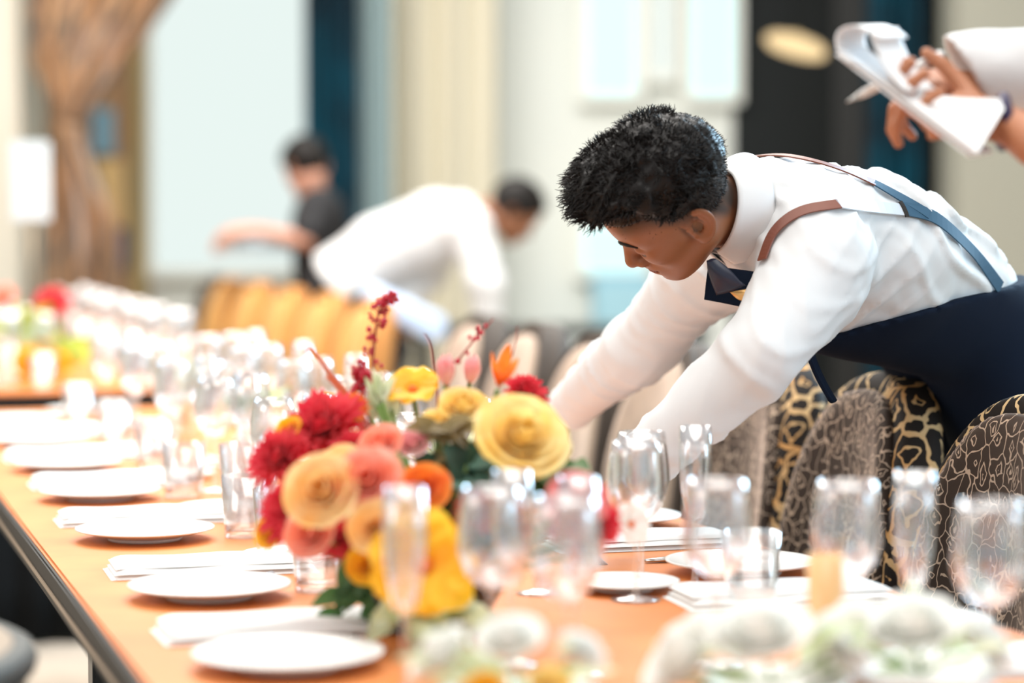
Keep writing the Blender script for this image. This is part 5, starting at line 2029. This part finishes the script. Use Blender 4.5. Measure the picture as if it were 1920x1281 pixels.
# person writing on a pad at the upper right
yp = 3.02
Jp = dict(hip=V(1.02, 2.86, .98), waist=V(1.02, 2.86, 1.12), chest=V(1.00, 2.87, 1.36), neck=V(.99, 2.88, 1.53), head=V(.955, 2.89, 1.63),
          sh_n=V(.97, 2.69, 1.46), sh_f=V(.99, 3.06, 1.46), el_n=V(.80, 2.72, 1.215), wr_n=P(1880, 228, 2.99),
          el_f=V(.86, 3.10, 1.36), wr_f=P(1856, 166, 3.10), kn_n=V(1.03, 2.77, .52), kn_f=V(1.05, 2.97, .52),
          an_n=V(1.06, 2.77, .09), an_f=V(1.08, 2.97, .09), dir=V(-1, .1, 0))
Jp['hand_n'] = dict(d=P(1740, 222, 3.0) - P(1880, 228, 2.99), n=V(.35, .4, -.75), side=V(.1, .6, .9), curls=[(.5, .9, .6), (.6, 1.0, .6), (.7, 1.1, .6), (.8, 1.2, .6)], thumb=(.5, .4), h=.0024)
Jp['hand_f'] = dict(d=P(1735, 158, 3.08) - P(1856, 166, 3.10), n=V(.1, -.35, .9), side=V(-.2, -1, -.1), curls=[(.55, .8, .4), (.75, .9, .5), (.95, 1.0, .5), (1.1, 1.0, .5)], thumb=(.35, .5), h=.0024)


def sh_short(p): return p
pd_, prd = figure('person in white shirt at the upper right holding a white pad', (1.0, 2.87, 0), Jp, M_skin2, M_shirt, M_trouser,
                  head_axes=axes((-.9, .1, -.42), (-.3, 0, 1)), h=.012, shirt_h=.0075, sleeve=.5, loose=.012)
# long white cuff of the writing arm, open and wide
c0, c1 = P(1805, 132, 3.10), V(.95, 3.08, 1.45)


def cuff(p):
    o = cap(p, c0 - (c1 - c0) * .15, c1, .046, .078) - .003 * noise3(p, 50, 2)
    d = np.maximum(o, -cap(p, c0 - (c1 - c0) * .3, c0 + (c1 - c0) * .25, .035, .042))
    ax = sv(V(.86, 0, .5))
    return smax(d, -((p - sv(c0)) @ ax), .003)


prd(sdf_obj('sleeve', cuff, *bb([c0, c1], .10), .0058, M_shirt))
wb = tube_geo([P(1880, 228, 2.99) + V(.018 * 0, 0, 0) + (V(0, math.cos(a) * .031, math.sin(a) * .031)) for a in [i * math.pi / 12 for i in range(25)]], .0065, 8)
prd(link('wrist_band', mesh('band', *wb), mat('dark_violet_band', (.02, .012, .06), .4)))

# pad of paper, folded over at the top
pad = thing('note_pad', 'white paper note pad held and folded over by the hand at the upper right', 'pad', P(1730, 200, 2.955))
po = pad.location.copy()
pu = (P(1835, 292, 2.90) - P(1572, 92, 2.98))            # long direction, down right
Lp = pu.length; pu.normalize()
pw = Vector((.10, .93, .36)); pw = (pw - pu * pw.dot(pu)).normalized()   # width, away from the camera and up
pnn = pu.cross(pw)
A0 = P(1566, 92, 2.98)
Wd = .085


def padf(u, v):
    # u along the width, v along the length; flap end widens towards the camera side
    a = A0 + pu * (Lp * v) + pw * (Wd * (u - .15)) - po
    return a


gs = []
def slab(off, l0, l1, w0, w1, flare=0.0, curl=0.0):
    def fn(u, v):
        s = l0 + (l1 - l0) * v
        w = w0 + (w1 - w0) * u
        up = flare * max(0, (v - .45)) ** 1.2
        return A0 + pu * (Lp * s) + pw * (Wd * w) + pnn * (off + curl * math.sin(u * 3.1) ** 2) + (V(.03, .0, .16) * up * u) - po
    v1, q1 = grid_geo(fn, 10, 24)
    v2, q2 = grid_geo(lambda u, v: Vector(fn(u, v)) + pnn * .0035, 10, 24)
    q2 = [f[::-1] for f in q2]
    nn = len(v1)
    rim = []
    idx = [i for i in range(11)] + [11 * j + 10 for j in range(1, 25)] + [11 * 24 + i for i in range(9, -1, -1)] + [11 * j for j in range(23, 0, -1)]
    for a, b in zip(idx, idx[1:] + idx[:1]):
        rim.append([a, b, b + nn, a + nn])
    return v1 + v2, q1 + [[i + nn for i in f] for f in q2] + rim


M_paper = mat('white_paper', (.84, .84, .84), .8)
link('writing_sheet', mesh('sheet', *slab(0, .0, 1.0, 0, 1, flare=.8)), M_paper, pad)
link('backing_sheets', mesh('sheets', *slab(-.006, .02, .98, .0, .95)), M_paper, pad)


def roll(u, v):
    a = math.pi * (1.25 * v - .1)
    return A0 + pu * (.02 - .030 * math.sin(a)) + pnn * (.016 - .018 * math.cos(a)) + pw * (Wd * (u * 1.1 - .05)) - po + V(.012, 0, .004) * v


v, q = grid_geo(roll, 8, 18)
o = link('folded_page', mesh('page', v, q), M_paper, pad)
md = o.modifiers.new('thickness', 'SOLIDIFY'); md.thickness = .002
def flap(u, v):
    b = A0 + pu * (.02 + .085 * v) + pnn * (.034 * (1 - v) ** 2 + .005) + pw * (Wd * (u * 1.1 - .05)) - po
    return b + V(.006, 0, .004)
v, q = grid_geo(flap, 8, 10)
o = link('page_flap', mesh('flap', v, q), M_paper, pad)
md = o.modifiers.new('thickness', 'SOLIDIFY'); md.thickness = .002

pen = thing('pen', 'white slim pen held in the hand above the note pad', 'pen', P(1680, 148, 3.0))
po2 = pen.location.copy()
t0, t1 = P(1588, 191, 3.0), P(1768, 100, 3.06)
dd_ = (t1 - t0)
link('barrel', mesh('barrel', *tube_geo([t0 + dd_ * .12 - po2, t0 + dd_ * .2 - po2, t0 + dd_ * .97 - po2, t1 - po2], [.0045, .0058, .0058, .004], 14)), mat('white_plastic', (.8, .8, .78), .3), pen)
link('tip', mesh('tip', *tube_geo([t0 - po2, t0 + dd_ * .10 - po2, t0 + dd_ * .13 - po2], [.0008, .0034, .0045], 12)), mat('grey_metal_tip', (.55, .55, .52), .3, metal=.6), pen)
